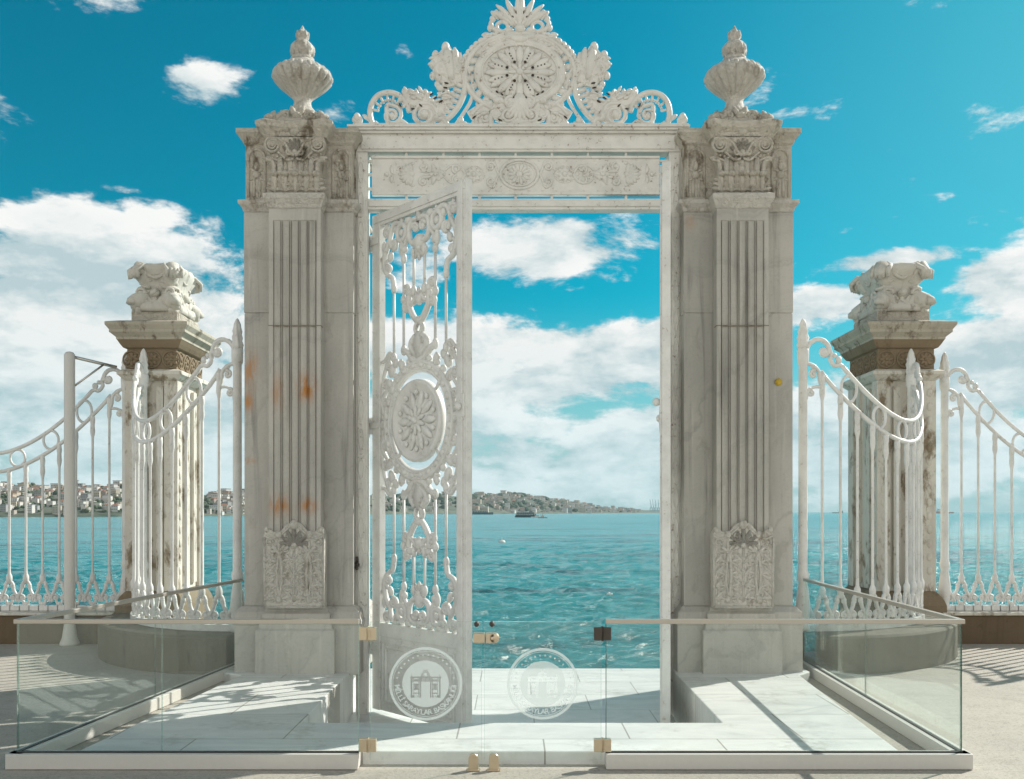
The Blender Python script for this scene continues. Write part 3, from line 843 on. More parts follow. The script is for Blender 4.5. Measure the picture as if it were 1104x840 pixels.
    def aba(z, o):
        pts = [(-.36 - o, .55), (-.36 - o, -.02 - o), (-.30 - o, -.06 - o)]
        for k in range(9):
            t = -1 + k / 4; pts.append((t * .28, -.06 - o + .05 * (1 - t * t)))
        pts += [(.30 + o, -.06 - o), (.36 + o, -.02 - o), (.36 + o, .55)]
        return [(cx + x, 9.37 + y, z) for x, y in pts]
    b.loft([aba(5.515, -.045), aba(5.545, -.03), aba(5.58, 0), aba(5.60, .02), aba(5.635, .03), aba(5.66, .03), aba(5.685, -.02)])
    mesh('cornice', b, M['carved_dirty'], r, bevel=.004)
    # leafy plinth and the urn
    UY = 9.72
    b = MB(); b.rects(cx, UY, .30, .30, [(0, 5.67), (0, 5.72), (-.03, 5.75), (-.08, 5.80), (-.10, 5.83), (-.13, 5.85)])
    for (ox, oy, nr) in ((0, -.29, (0, -1, .5)), (.29, 0, (1, 0, .5)), (-.29, 0, (-1, 0, .5)), (0, .29, (0, 1, .5))):
        tx, ty = (1, 0) if ox == 0 else (0, 1)
        D = Draw(b, (lambda ox, oy, tx, ty: lambda a, d: Vector((cx + ox * (1 - d * 1.4) + tx * a, UY + oy * (1 - d * 1.4) + ty * a, 5.71 + d)))(ox, oy, tx, ty), nr, 1.0, mx=0, flip=1)
        D.acanthus(.20, .0, 120, .16, .06, 2, 30); D.spiral(.12, .05, .05, 0, 1.4, 1, .018); D.blob(.27, .02, .045, .04, 0, .05); D.blob(0, .05, .05, .04, 0, .04, mirror=False); D.petal(.02, .04, 70, .14, .03, 0); D.petal(.22, .01, 60, .11, .028, 60)
    mesh('urn_plinth', b, M['carved_dirty'], r)
    k = UY / 1000
    prof = [(19, 129), (18, 125), (14, 121), (10, 116), (9, 111.5), (9.5, 108.5), (12, 105.5), (18.5, 100), (25.5, 94), (30.5, 88.5), (32.6, 85.5), (32.4, 83), (30, 79.5), (26, 76), (20, 72), (13.5, 68.5), (12, 66)]
    b = MB()
    b.lathe(cx, UY, [(q * k, PZ(y, UY)) for q, y in prof], 144, lambda i, a: 1 + (-.10 * (1 - abs(math.sin(9 * a))) ** 1.5 if 6 <= i <= 10 else -.05 * (1 - abs(math.sin(9 * a))) if i in (11, 12) else (.03 * abs(math.cos(8 * a)) if i <= 3 else 0)))
    for j in range(20):   # ovolo beads round the rim
        a = 2 * PI * (j + .5) / 20; rr = 28.5 * k
        b.ell((cx + rr * math.cos(a), UY + rr * math.sin(a), PZ(80, UY)), (.035 * math.cos(a), .035 * math.sin(a), -.03), (-.030 * math.sin(a), .030 * math.cos(a), 0), (0, 0, .030), 8, 5)
    u = mesh('urn', b, M['carved'], r)
    b = MB(); prof = [(12, 67), (12.5, 64), (10, 62.5), (11, 60), (13, 56), (12.5, 51.5), (9, 47), (5.5, 45), (5, 43.5), (7, 41), (6.5, 37.5), (4, 34.5), (2, 31), (.3, 27.5)]
    b.lathe(cx, UY, [(q * k, PZ(y, UY)) for q, y in prof], 48, lambda i, a: 1 + (.10 * abs(math.cos(5 * a)) - .05 if 3 <= i <= 11 else 0))
    for j in range(8):
        a = 2 * PI * j / 8
        for (rr, yy_, L_) in ((11.5, 58, .06), (6, 40, .035)):
            b.ell((cx + rr * k * math.cos(a), UY + rr * k * math.sin(a), PZ(yy_ - 2, UY)), (.016 * math.cos(a), .016 * math.sin(a), 0), (-.022 * math.sin(a), .022 * math.cos(a), 0), (0, 0, L_), 6, 5)
    mesh('lid', b, M['carved'], u)
    return r
GX = .066
pl_ = pillar(-2.195, M['stone_l'], 'marble gate pillar with orange rust stains, left of the gateway, topped by an urn', False)
pr_ = pillar(2.33, M['stone_r'], 'unstained marble gate pillar with a small yellow mark, right of the gateway, topped by an urn', True)
b = MB(); b.lathe(0, 0, [(.0001, -.001), (.036, -.001), (.038, 0), (.038, .012)], 14); o = mesh('yellow_marker', b, M['yellow'], pr_, True); o.rotation_euler = (R(90), 0, 0)
o.location = (PXL(839, 9.55) - 2.33, 9.549 - 10.15, PZ(412, 9.55) - .09)

# =================================================================== GATE FRAME AND CREST
FY = 9.75
fr = empty('gate_frame', (GX, FY, .09), 'white iron gateway frame with openwork crest between the two tall pillars', 'gate frame')
PF = lambda x, y, h=0: Vector((PXL(x, FY), FY - h, PZ(y, FY)))
fx0, fx1 = -1.64, 1.775
for (a, c) in ((fx0, -1.515), (1.648, fx1)):
    b = MB(); b.box(a, c, FY - .02, FY + .14, -.41, 5.50)
    mid = (a + c) / 2
    b.box(a + .022, c - .022, FY - .032, FY - .018, -.40, 5.48)
    for k in range(17):      # chain of oval links and rivets down the post
        z0 = .2 + k * .31
        b.tube([(mid + .026 * math.cos(t * PI / 6), FY - .034, z0 + .12 + .11 * math.sin(t * PI / 6)) for t in range(12)], .008, 5, True, (0, 1, 0))
        b.sph((mid, FY - .033, z0 + .275), .013, 6, 4)
    mesh('post', b, M['crest'], fr, bevel=.004)
b = MB(); b.box(fx0, fx1, FY - .02, FY + .14, 5.505, 5.69)
b.box(fx0 + .06, fx1 - .06, FY - .035, FY - .018, 5.53, 5.66)
for (o_, z0, z1) in ((.02, 5.69, 5.715), (.045, 5.715, 5.74), (.06, 5.74, 5.765)):
    b.box(fx0 - o_ - .02, fx1 + o_ + .02, FY - .03 - o_, FY + .15 + o_, z0, z1)
mesh('header', b, M['crest'], fr, bevel=.004)
# transom bar and relief panel, hung on small lugs
b = MB(); b.box(-1.515, 1.648, FY - .015, FY + .11, 4.90, 5.015); b.box(-1.5, 1.63, FY - .03, FY - .014, 4.93, 4.99)
mesh('transom_bar', b, M['crest'], fr, bevel=.005)
b = MB(); b.box(PXL(401, FY), PXL(711, FY), FY, FY + .06, 5.06, 5.462)
x0, x1 = PXL(401, FY), PXL(711, FY)
for (a0, a1, c0, c1) in ((x0, x1, 5.44, 5.462), (x0, x1, 5.06, 5.082)):
    b.box(a0, a1, FY - .016, FY + .001, c0, c1)
D = Draw(b, lambda x, y: PF(x, y), (0, -1, 0), FY / 1000, mx=560)
tl_, tb_ = D.line, D.blob
D.line = lambda pts, w, *q, **kw: tl_(pts, [x * 1.5 for x in w] if hasattr(w, '__len__') else w * 1.4, *q, **kw)
D.blob = lambda cx, cy, rx, ry, *q, **kw: tb_(cx, cy, rx * 1.35, ry * 1.35, *q, **kw)
D.ring(560, 188, 20.5, 15.5, 1.3, 1, mirror=False); D.ring(560, 188, 17, 12.5, .7, 1, mirror=False)
for k in range(14):
    a = 2 * PI * k / 14
    D.petal(560 + 4 * math.cos(a), 188 + 3 * math.sin(a), -math.degrees(a), 9, 1.5, 0, .8, mirror=False)
D.blob(560, 188, 3, 3, 0, 2.5, mirror=False)
for yy_, sg in ((180, 1), (196, -1)):
    D.spiral(591, yy_, 5, 180, 1.6, -sg, 1.1, .8, 1.2); D.curve([(582, 188), (584, 188 - sg * 4), (588, yy_ - sg * 6), (594, yy_ - sg * 4)], 1.0, .8)
D.rosette(609, 188, 9, 8, 1.8); D.ring(609, 188, 11, 9, .6)
for sg in (1, -1):
    D.spiral(628, 188 - sg * 6, 5, -90 * sg, 1.5, sg, 1.2, .8); D.curve([(618, 188), (624, 188 + sg * 8), (634, 188 + sg * 9), (640, 188 + sg * 4)], 1.2, .8)
    D.spiral(664, 188 + sg * 8, 4.5, 90, 1.4, -sg, 1.2, .8); D.petal(648, 188, sg * 50, 13, 1.6, sg * 30); D.petal(640, 188, sg * 30, 9, 1.6)
    D.petal(655, 188 + sg * 2, -sg * 20, 12, 1.5, sg * 40); D.blob(675, 188 + sg * 12, 1.6, 1.4, 0, 1.3)
D.rosette(650, 188, 8, 6, 1.7)
D.fan(676, 188, 0, 15, 1.9, 9, 150, .8); D.petal(696, 188, 60, 10, 1.4, 50); D.petal(696, 188, -60, 10, 1.4, -50); D.blob(703, 188, 2, 2)
for k in range(9): D.blob(566 + k * 15, 172.2 + (k % 2), 1.0, .7, 0, .8); D.blob(570 + k * 15, 205.5, 1.0, .7, 0, .8)
relief = mesh('relief_panel', b, M['crest'], fr)
for x in (438, 478, 517, 556, 595, 634, 675):
    for (z0, z1) in ((5.458, 5.51), (5.01, 5.064)):
        b = MB(); b.box(PXL(x, FY) - .012, PXL(x, FY) + .012, FY + .01, FY + .05, z0, z1); mesh('lug', b, M['crest'], relief)
for z in (5.12, 5.27, 5.41):
    for (a, c) in ((-1.52, x0 + .01), (x1 - .01, 1.652)):
        b = MB(); b.box(a, c, FY + .01, FY + .05, z, z + .02); mesh('lug', b, M['crest'], relief)
b = MB(); b.box(PXL(381, FY) , PXL(387, FY), FY - .07, FY - .02, PZ(614, FY), PZ(600, FY)); b.tube([PF(384, 606, .06), PF(388, 608, .12), PF(385, 612, .1)], .022, 7)
mesh('latch', b, M['dark'], fr, bevel=.006)

# crest
CYR = FY + .06
def cre(x, y): return Vector((PXL(x, FY), CYR, PZ(y, FY)))
b = MB(); b.box(PXL(381, FY), PXL(742, FY), FY - .03, FY + .13, 5.765, 5.80)
mx = 560.5
D = Draw(b, cre, (0, -1, 0), FY / 1000, mx=mx)
K = 1.3
# medallion dish and rings
dv = []; dn = 40
rings_ = [(0, 3.4), (9, 3.0), (18, 1.6), (30, .4), (40, 1.4), (44, 3.2), (47, 3.4), (50, 1.6), (50, -3), (0, -3)]
ls = []
for (rx, h) in rings_:
    ry = rx * .735 if rx > 1 else .1; rx = max(rx, .1)
    ls.append([D.P(560.5 + rx * math.cos(2 * PI * q / dn), 76 - ry * math.sin(2 * PI * q / dn), h) for q in range(dn)])
b.loft(ls, True)
D.ring(560.5, 76, 41, 30, 1.3, 1, 2.0, 40, mirror=False)
for q in range(8):
    a = 22.5 + 45 * q; ca, sa = math.cos(R(a)), math.sin(R(a))
    D.petal(560.5 + 13 * ca, 76 - 9.6 * sa, a - 9, 25 * (1 - .22 * abs(sa)), 4.2, 0, .45, 1.6, False); D.petal(560.5 + 13 * ca, 76 - 9.6 * sa, a + 9, 25 * (1 - .22 * abs(sa)), 4.2, 0, .45, 1.6, False)
    a += 22.5; ca, sa = math.cos(R(a)), math.sin(R(a))
    D.petal(560.5 + 10 * ca, 76 - 7.5 * sa, a, 28 * (1 - .25 * abs(sa)), 4.6, 0, .5, 1.8, False)
    D.petal(560.5 + 1 * ca, 76 - 1 * sa, a, 12, 2.6, 0, .7, 3.0, False)
D.blob(560.5, 76, 4, 4, 0, 3, 4, False)
# outer strap ring with a slotted gap
D.ring(560.5, 77, 59.5, 43.5, 3.2, 1, .5, 44, -62, 242, mirror=False)
for q in range(23):
    a = -58 + 297 * q / 22
    if 60 < a < 120: pass
    D.line([(560.5 + 49 * math.cos(R(a)), 76 - 36 * math.sin(R(a))), (560.5 + 60 * math.cos(R(a + 3)), 77 - 43.5 * math.sin(R(a + 3)))], [3.9, 4.3], .55, 6, -.5, False, False)
# beading and small leaves outside the ring
for q in range(9):
    a = 12 + 6.5 * q
    D.petal(560.5 + 60 * math.cos(R(a)), 77 - 44 * math.sin(R(a)), a + 28, 9, 2.4, 60, .8)
    D.blob(560.5 + 65 * math.cos(R(a)), 77 - 48 * math.sin(R(a)), 2.2, 2.0, 0, 2)
# top cresting: bolster, scrolls and palmette
D.blob(560.5, 40, 11, 5, 0, 5, 1, False); D.curve([(565, 38), (575, 37), (586, 40), (598, 47), (607, 56)], 4.4, 2.6); D.spiral(583, 41, 6, 200, 1.3, -1, 2.6, 1.6, 1, None, 1)
D.spiral(598, 43, 5, 150, 1.2, -1, 2.2, 1.5); D.petal(590, 38, 40, 13, 3, -60)
D.curve([(560.5, 31), (566, 33), (573, 32), (582, 31), (589, 28), (592, 22), (588, 17)], 3.2, 2.4)
D.ring(579.5, 25.5, 6, 5.2, 2.2); D.blob(572, 30, 5, 4, 0, 4)
for (x, y, an, L_, w_, be) in ((561.5, 28, 88, 36, 3.6, 0), (563, 28, 74, 35, 3.4, -14), (565, 27, 60, 33, 3.2, -26), (567, 26, 44, 30, 3.2, -24), (570, 24, 58, 22, 3.0, -40)):
    D.petal(x, y, an, L_, w_, be, .9, 1)
D.acanthus(560.5, 30, 90, 30, 6, 3, 0, 2, 30, .8, False)
D.blob(560.5, 29, 6, 5, 0, 5, 2, False); D.blob(590.5, 17, 3, 3); D.blob(593, 27, 3, 4); D.blob(586, 10, 2.6, 3); D.petal(584, 18, 60, 12, 2.6, -30)
# plates the foliage is worked on
def plate(pts, h0, h1):
    for g in D.maps():
        q = [g(1121 - x, y) for x, y in pts]
        vs = [D.P(x, y, h0) for x, y in q] + [D.P(x, y, h1) for x, y in q]
        cx_, cy_ = sum(x for x, y in q) / len(q), sum(y for x, y in q) / len(q)
        vs += [D.P(cx_ + (x - cx_) * .8, cy_ + (y - cy_) * .8, h1 + 1.6) for x, y in q]
        n_ = len(q)
        b.add(vs, [tuple(range(n_)), tuple(range(2 * n_, 3 * n_))] + [(i, (i + 1) % n_, (i + 1) % n_ + n_, i + n_) for i in range(n_)] + [(i + n_, (i + 1) % n_ + n_, (i + 1) % n_ + 2 * n_, i + 2 * n_) for i in range(n_)])
def leafage(pts, cnt, seed):
    q = random.Random(seed); cx_, cy_ = sum(x for x, y in pts) / len(pts), sum(y for x, y in pts) / len(pts)
    for i in range(cnt):
        x, y = q.choice(pts); t = q.uniform(.15, .95); x, y = cx_ + (x - cx_) * t, cy_ + (y - cy_) * t
        an = math.degrees(math.atan2(-(y - cy_), (1121 - x) - (1121 - cx_))) + q.uniform(-35, 35)
        D.petal(1121 - x, y, an, q.uniform(6, 10), q.uniform(1.3, 2.1), q.uniform(-80, 80), .9, q.uniform(1.2, 2.6))
plate([(465.5, 56), (473, 54), (479, 47), (485, 47), (488, 53), (497, 54), (500, 64), (499.5, 74), (498, 84), (489, 90), (481, 92), (477, 88), (471, 85), (466.5, 76), (464.5, 66)], -3, 1)
leafage([(465.5, 56), (473, 54), (479, 47), (485, 47), (488, 53), (497, 54), (500, 64), (499.5, 74), (498, 84), (489, 90), (481, 92), (477, 88), (471, 85), (466.5, 76), (464.5, 66)], 22, 3)
plate([(431, 101), (436, 94), (444, 95), (450, 98), (455, 96), (460, 100), (466, 104), (470, 108), (478, 108), (481, 100), (486, 96), (490, 104), (480, 120), (470, 128), (462, 132), (452, 116), (440, 112), (433, 110)], -2.5, .2)
leafage([(431, 101), (436, 94), (444, 95), (450, 98), (455, 96), (460, 100), (466, 104), (470, 108), (478, 108), (481, 100), (486, 96), (490, 104), (480, 120), (470, 128), (462, 132), (452, 116), (440, 112), (433, 110)], 26, 4)
plate([(503, 118), (512, 112), (524, 108), (538, 110), (545, 106), (550, 118), (545, 130), (534, 128), (530, 116), (522, 120), (517, 128), (508, 126)], -2.5, .2)
leafage([(503, 118), (512, 112), (524, 108), (538, 110), (545, 106), (550, 118), (545, 130), (534, 128), (530, 116), (522, 120), (517, 128), (508, 126)], 18, 5)
plate([(530, 36), (545, 33), (560, 30), (560, 44), (545, 46), (528, 50), (516, 56), (512, 52)], -2.5, .5)
leafage([(530, 36), (545, 33), (560, 30), (560, 44), (545, 46), (528, 50), (516, 56), (512, 52)], 10, 6)
# shoulder acanthus and C scroll bands
D.curve([(636, 60), (628, 66), (621.5, 78), (620, 92), (625, 108), (634, 121), (647, 132)], 3.8, 3.0, 1)
D.curve([(627, 62), (617, 72), (611.5, 88), (613, 104), (622, 120), (631, 133)], 2.0, 2.0, 1)
for q in range(10):
    t = q / 9; x = 634 - 18 * math.sin(t * 2.2) + 20 * t * t; y = 72 + 54 * t
    D.line([(617 + 20 * t * t + (0 if t > .3 else 4), 74 + 52 * t), (629 + 17 * t * t, 70 + 52 * t)], [2.4, 2.9], .7)
D.acanthus(634, 84, 78, 36, 13, 3, 8, 1, 40, .7); D.petal(636, 84, 55, 24, 5.4, 70, .7, 1); D.petal(640, 78, 30, 18, 4.8, 80, .7); D.petal(642, 86, 20, 16, 4.4, 90, .7)
D.petal(632, 76, 100, 27, 4.6, -20, .8, 2); D.petal(640, 92, -20, 12, 3.8, 90); D.spiral(645, 73, 8.5, 180, 1.3, -1, 3.4, 2.4, 1, None, 1); D.blob(641, 48, 4.6, 6, 0, 4); D.blob(652, 56, 4, 4.5); D.blob(655, 67, 4, 5); D.blob(655, 79, 3.6, 4.6); D.blob(650, 88, 3.2, 3.6)
for q in range(6): D.blob(634 + q * 4.5, 98 + q * 4.2 - (q % 2), 3.2, 2.8, 0, 2.6)
D.curve([(640, 92), (640, 102), (647, 112), (656, 118)], 2.6, 2.0); D.petal(642, 104, 60, 11, 2.6, -50); D.petal(650, 112, 60, 10, 2.6, -50)
# outer lower scrolls
D.spiral(664, 121.5, 14.5, 200, 1.9, -1, 3.4, 2.2, 1.1, [(640, 132), (644, 126)], .5); D.blob(664, 121.5, 5, 5, 0, 4, 2)
D.acanthus(668, 110, 60, 18, 6, 2, 30); D.petal(662, 108, 95, 15, 3.4, -30); D.petal(672, 108, 70, 18, 3.6, -30); D.petal(678, 108, 45, 18, 3.4, 30); D.blob(684, 97, 3.6, 4); D.blob(674, 99, 3.6, 3.6); D.blob(690, 105, 3.2, 3.2); D.blob(660, 104, 3, 3)
D.curve([(680, 118), (684, 108), (692, 100), (703, 97), (714, 100), (721, 109), (723, 121), (720, 133)], 3.0, 3.2, 1)
D.spiral(699, 122, 11.5, 60, 1.7, 1, 2.8, 1.9, 1.1, [(718, 130), (712, 134), (704, 134)], .5); D.blob(699, 123, 3.4, 3.4, 0, 3, 1)
for q in range(7):
    a = 10 + 24 * q
    D.line([(702 + 11.5 * math.cos(R(a)), 119 - 12 * math.sin(R(a))), (702 + 18 * math.cos(R(a)), 119 - 19.5 * math.sin(R(a)))], [1.5, 1.3], .9); D.blob(702 + 13 * math.cos(R(a + 12)), 119 - 14 * math.sin(R(a + 12)), 1.5, 1.5)
D.curve([(683, 132), (690, 128), (697, 135)], 2.4, 2.4); D.curve([(720, 134), (726, 136), (732, 134), (736, 128)], 2.6, 2.2); D.spiral(737.5, 127, 5, 240, 1.3, -1, 2.4, 1.8); D.blob(737, 124, 4, 5)
D.petal(724, 128, 60, 10, 2.4, -40)
# base work: pedestal shell with volutes and side stems
D.blob(560.5, 112, 9, 14, 0, 5, 2, False); D.fan(560.5, 106, -90, 26, 3.2, 7, 70, .9, 3, False); D.spiral(573, 122, 9.5, 90, 1.7, 1, 3.0, 2, 1.1, [(563, 104), (568, 108)], 1.5); D.spiral(571, 108, 6, 120, 1.5, -1, 2.4, 1.6, 1.1, None, 2)
D.blob(560.5, 130, 14, 6, 0, 4, 1, False); D.curve([(548, 137), (560, 134), (573, 137)], 3, 3, mirror=False)
D.curve([(583, 112), (590, 118), (592, 128), (589, 137)], 3.2, 3.2); D.acanthus(586, 112, -60, 18, 6, 2, -30); D.spiral(597, 125, 6, 120, 1.4, -1, 2.4, 1.8)
D.blob(585, 106, 5, 5); D.blob(594, 110, 5, 4.4); D.curve([(596, 108), (606, 114), (613, 122)], 3.6, 3); D.spiral(608, 131, 6.5, 60, 1.4, 1, 2.8, 2); D.blob(601, 136, 4, 3.4); D.blob(617, 134, 4, 4); D.petal(604, 118, -50, 13, 3, -30)
D.blob(625, 128, 4, 5); D.spiral(622, 134, 4.5, 90, 1.2, 1, 2, 1.5); D.blob(650, 135, 5, 4); D.blob(672, 136, 6, 3.2); D.blob(706, 137, 8, 2.6); D.blob(640, 137, 5, 3)
for q in range(28): D.blob(566 + q * 6, 137.5, 2.3, 1.8, 0, 2)
crest = mesh('crest', b, M['crest'], fr)
# dark blobs painted on for the shade in the openwork's holes and slots
b = MB(); D = Draw(b, cre, (0, -1, 0), FY / 1000)
for q in range(8):
    a = 22.5 + 45 * q; ca, sa = math.cos(R(a)), math.sin(R(a))
    D.blob(560.5 + 15 * ca, 76 - 11 * sa, 1.7, 1.5, 0, .8, 4.2)
    for t in (21, 25, 29): D.blob(560.5 + t * ca, 76 - t * .735 * sa, .8, .8, 0, .6, 3.6)
for q in range(9): D.blob(560.5 + 38.5 * math.cos(R(230 + 10 * q)), 76 - 28.2 * math.sin(R(230 + 10 * q)), 1.9, .9, 230 + 10 * q + 90, .8, 3.2)
for (x, y, an) in ((582, 128, 20), (588, 133, 10), (610, 125, -40), (640, 88, 10), (641, 93, 10), (642, 98, 10), (646, 108, -30), (668, 112, 40), (676, 116, 0), (690, 112, 60), (568, 16, 60), (573, 14, 50), (564, 12, 80), (600, 134, 0), (656, 100, -30), (652, 104, -30)):
    for sg in (1, -1): D.blob(560.5 + sg * (x - 560.5), y, 2.6, .9, an if sg > 0 else 180 - an, .8, 2.8)
mesh('painted_hole', b, M['hole_shade'], crest)

# =================================================================== IRON GATE LEAVES
LW = 1.55; TH = .075
def leaf_parts(r):
    zc = 2.64; uc = .775
    b = MB()
    for (a, c) in ((0, .135), (LW - .145, LW)): b.box(a, c, 0, TH, -.36, 4.865)
    b.box(.135, LW - .145, .002, TH - .002, 4.735, 4.862); b.box(.135, LW - .145, .002, TH - .002, .42, .56)
    b.box(.02, LW - .02, -.010, .003, 4.77, 4.83)
    for k in range(22):
        for x in (.03, LW - .03): b.sph((x, -.003, .1 + k * .22), .009, 5, 4)
    b.box(LW - .105, LW - .045, -.018, .002, -.35, 4.855)
    mesh('frame', b, M['iron'], r, True, .004)
    b = MB(); b.box(.135, LW - .145, .015, TH - .015, -.358, .421)
    for (x0, x1, z0, z1, y) in ((.18, LW - .19, -.30, .36, -.004),):
        for q in range(2):
            o_ = q * .05
            for seg in (((x0 + o_, z0 + o_), (x1 - o_, z0 + o_)), ((x1 - o_, z0 + o_), (x1 - o_, z1 - o_)), ((x1 - o_, z1 - o_), (x0 + o_, z1 - o_)), ((x0 + o_, z1 - o_), (x0 + o_, z0 + o_))):
                b.tube([(seg[0][0], .013, seg[0][1]), (seg[1][0], .013, seg[1][1])], .014, 6)
    mesh('kick_panel', b, M['iron'], r, True, .003)
    # scroll work, mirrored about both axes of the medallion
    b = MB()
    D = Draw(b, lambda a, c: Vector((uc + a, TH / 2, zc + c)), (0, -1, 0), 1.0, mx=0, my=0, flip=1)
    base_line, base_blob = D.line, D.blob
    D.line = lambda pts, w, *a, **k: base_line(pts, [x * 1.14 for x in w] if hasattr(w, '__len__') else (w * 1.14 if w > .016 else w), *a, **k)
    D.blob = lambda cx, cy, rx, ry, *a, **k: base_blob(cx, cy, rx * 1.15, ry * 1.15, *a, **k)
    D.ring(0, 0, .525, .555, .062, .55, 0, 56, mirror=False); D.ring(0, 0, .555, .585, .022, 1, .02, 56, mirror=False); D.ring(0, 0, .49, .52, .016, 1, .025, 56, mirror=False)
    for q in range(24): D.blob(.524 * math.cos(R(15 * q + 7)), .555 * math.sin(R(15 * q + 7)), .038, .026, 15 * q + 97, .02, .035, False)
    for a in (38, 62): D.acanthus(.57 * math.cos(R(a)), .60 * math.sin(R(a)), a, .13, .07, 2, 40); D.blob(.60 * math.cos(R(a + 12)), .63 * math.sin(R(a + 12)), .035, .035, 0, .03)
    # hub cap scrolls hold the ring to the stiles
    D.curve([(.53, 0), (.60, .02), (.635, .0)], .035, .03); D.spiral(.565, .22, .05, 180, 1.4, -1, .022, .014); D.spiral(.575, .42, .06, 200, 1.5, -1, .022, .014, 1, [(.60, .1), (.63, .25)])
    D.curve([(.62, .05), (.63, .3), (.60, .52), (.52, .66), (.48, .72)], .018, .02); D.blob(.46, .55, .045, .07, 30, .035); D.blob(.40, .62, .04, .05, 30, .03); D.spiral(.52, .62, .05, 250, 1.4, 1, .02, .014)
    # bars
    for (a, c0, c1) in ((.43, .66, 1.42), (.26, .72, 1.70), (.09, 1.30, 1.72)):
        D.line([(a, c0), (a, c1)], .0145)
        for c in (c0 + .02, c1 - .02): D.blob(a, c, .032, .05, 0, .03)
    # crown above the ring
    D.curve([(.0, .60), (.10, .63), (.17, .70), (.26, .74)], .04, .03); D.curve([(.02, .66), (.11, .73), (.12, .80), (.05, .86)], .034, .03)
    D.acanthus(0, .60, 90, .30, .13, 3, 0, 0, 50, .5); D.blob(0, .72, .10, .07, 0, .04); D.blob(.11, .80, .045, .035, 0, .035)
    D.ring(0, .93, .055, .06, .024); D.blob(0, 1.01, .06, .04, 0, .04)
    D.curve([(.03, 1.00), (.10, 1.07), (.16, 1.17), (.17, 1.28)], .03, .03); D.spiral(.215, 1.17, .05, 120, 1.3, -1, .024, .016); D.spiral(.215, 1.35, .05, 200, 1.3, -1, .022, .016); D.blob(.26, 1.26, .035, .045, 0, .03); D.blob(.155, 1.31, .045, .04, 0, .035)
    D.curve([(.16, 1.18), (.10, 1.20), (.05, 1.25), (.0, 1.25)], .024, .024); D.fan(0, 1.20, 90, .15, .026, 7, 170); D.blob(0, 1.22, .06, .045, 0, .04)
    D.blob(.09, 1.30, .03, .035, 0, .03)
    # top arabesque
    D.fan(0, 1.74, -90, .13, .028, 7, 190); D.blob(0, 1.80, .08, .07, 0, .04); D.curve([(.0, 1.84), (.09, 1.80), (.16, 1.86), (.16, 1.98), (.08, 2.04), (.0, 2.02)], .03, .026); D.spiral(.06, 1.95, .055, 0, 1.3, 1, .022, .016)
    D.ring(.29, 1.95, .075, .08, .028); D.blob(.29, 1.95, .035, .035, 0, .03); D.petal(.29, 1.87, -90, .17, .034, 0, .8); D.blob(.26, 1.77, .05, .04, 0, .035); D.curve([(.17, 1.90), (.21, 1.86), (.25, 1.80)], .024, .02)
    D.curve([(.29, 2.03), (.38, 2.07), (.46, 2.03), (.50, 1.92), (.46, 1.82)], .028, .024); D.spiral(.43, 1.86, .055, 300, 1.4, -1, .024, .016); D.spiral(.55, 2.0, .06, 200, 1.4, -1, .024, .016); D.blob(.18, 2.05, .05, .035, 0, .03); D.blob(.39, 2.0, .035, .04, 0, .03)
    D.curve([(.50, 1.92), (.58, 1.80), (.60, 1.66), (.54, 1.56), (.46, 1.52), (.43, 1.42)], .028, .024); D.spiral(.52, 1.62, .05, 270, 1.4, 1, .022, .016); D.blob(.60, 1.86, .03, .06, 0, .028); D.blob(.49, 1.74, .035, .05, 20, .03); D.petal(.60, 1.62, 110, .14, .024, 40)
    D.line([(.0, 2.0), (.0, 2.10)], .03); D.line([(.29, 2.03), (.29, 2.10)], .022); D.line([(.55, 2.04), (.55, 2.10)], .02); D.line([(.60, 1.75), (.64, 1.75)], .02); D.line([(.60, .15), (.64, .15)], .02); D.curve([(.43, .70), (.50, .74), (.57, .68), (.635, .66)], .022, .02)
    mesh('scroll_work', b, M['iron'], r, True)
    b = MB()
    D = Draw(b, lambda a, c: Vector((uc + a, TH / 2 - .01, zc + c)), (0, -1, 0), 1.0, mx=0, my=0, flip=1)
    ls = []
    for (rr, h) in ((.01, .04), (.14, .03), (.24, .012), (.335, .02), (.365, .045), (.395, .045), (.405, .02), (.405, -.03), (.01, -.03)):
        ls.append([D.P(rr * math.cos(2 * PI * q / 36), rr * 1.03 * math.sin(2 * PI * q / 36), h) for q in range(36)])
    b.loft(ls, True)
    for q in range(10):
        a = 36 * q
        D.petal(.08 * math.cos(R(a)), .08 * math.sin(R(a)), a, .23, .044, 0, .5, .022, False); D.blob(.285 * math.cos(R(a + 18)), .285 * math.sin(R(a + 18)), .030, .030, 0, .02, .03, False)
        D.petal(.02 * math.cos(R(a + 18)), .02 * math.sin(R(a + 18)), a + 18, .13, .028, 0, .6, .04, False)
    D.blob(0, 0, .04, .04, 0, .035, .05, False)
    for q in range(12):
        a = 30 * q + 15
        if q % 3 != 1: continue
        D.line([(.40 * math.cos(R(a)), .41 * math.sin(R(a))), (.54 * math.cos(R(a)), .57 * math.sin(R(a)))], [.02, .028], .7, 6, 0, False, False); 
        
    mesh('medallion', b, M['iron'], r, True)
    b = MB(); b.sph((LW - .07, -.05, 2.72), .038, 10, 8); b.tube([(LW - .07, .0, 2.72), (LW - .07, -.05, 2.72)], .016, 8); b.box(LW - .13, LW - .02, -.02, .001, 2.62, 2.84)
    mesh('handle', b, M['iron'], r, True, .004)
    for z in (4.58, 2.64, .30):
        b = MB(); b.tube([(-.028, .02, z - .09), (-.028, .02, z + .09)], .024, 8); b.box(-.03, .12, -.012, -.003, z - .03, z + .03); b.box(-.05, -.02, .015, .035, z - .025, z + .025)
        mesh('hinge', b, M['iron'], r, True, .003)
th = math.atan2(-.733, .68)
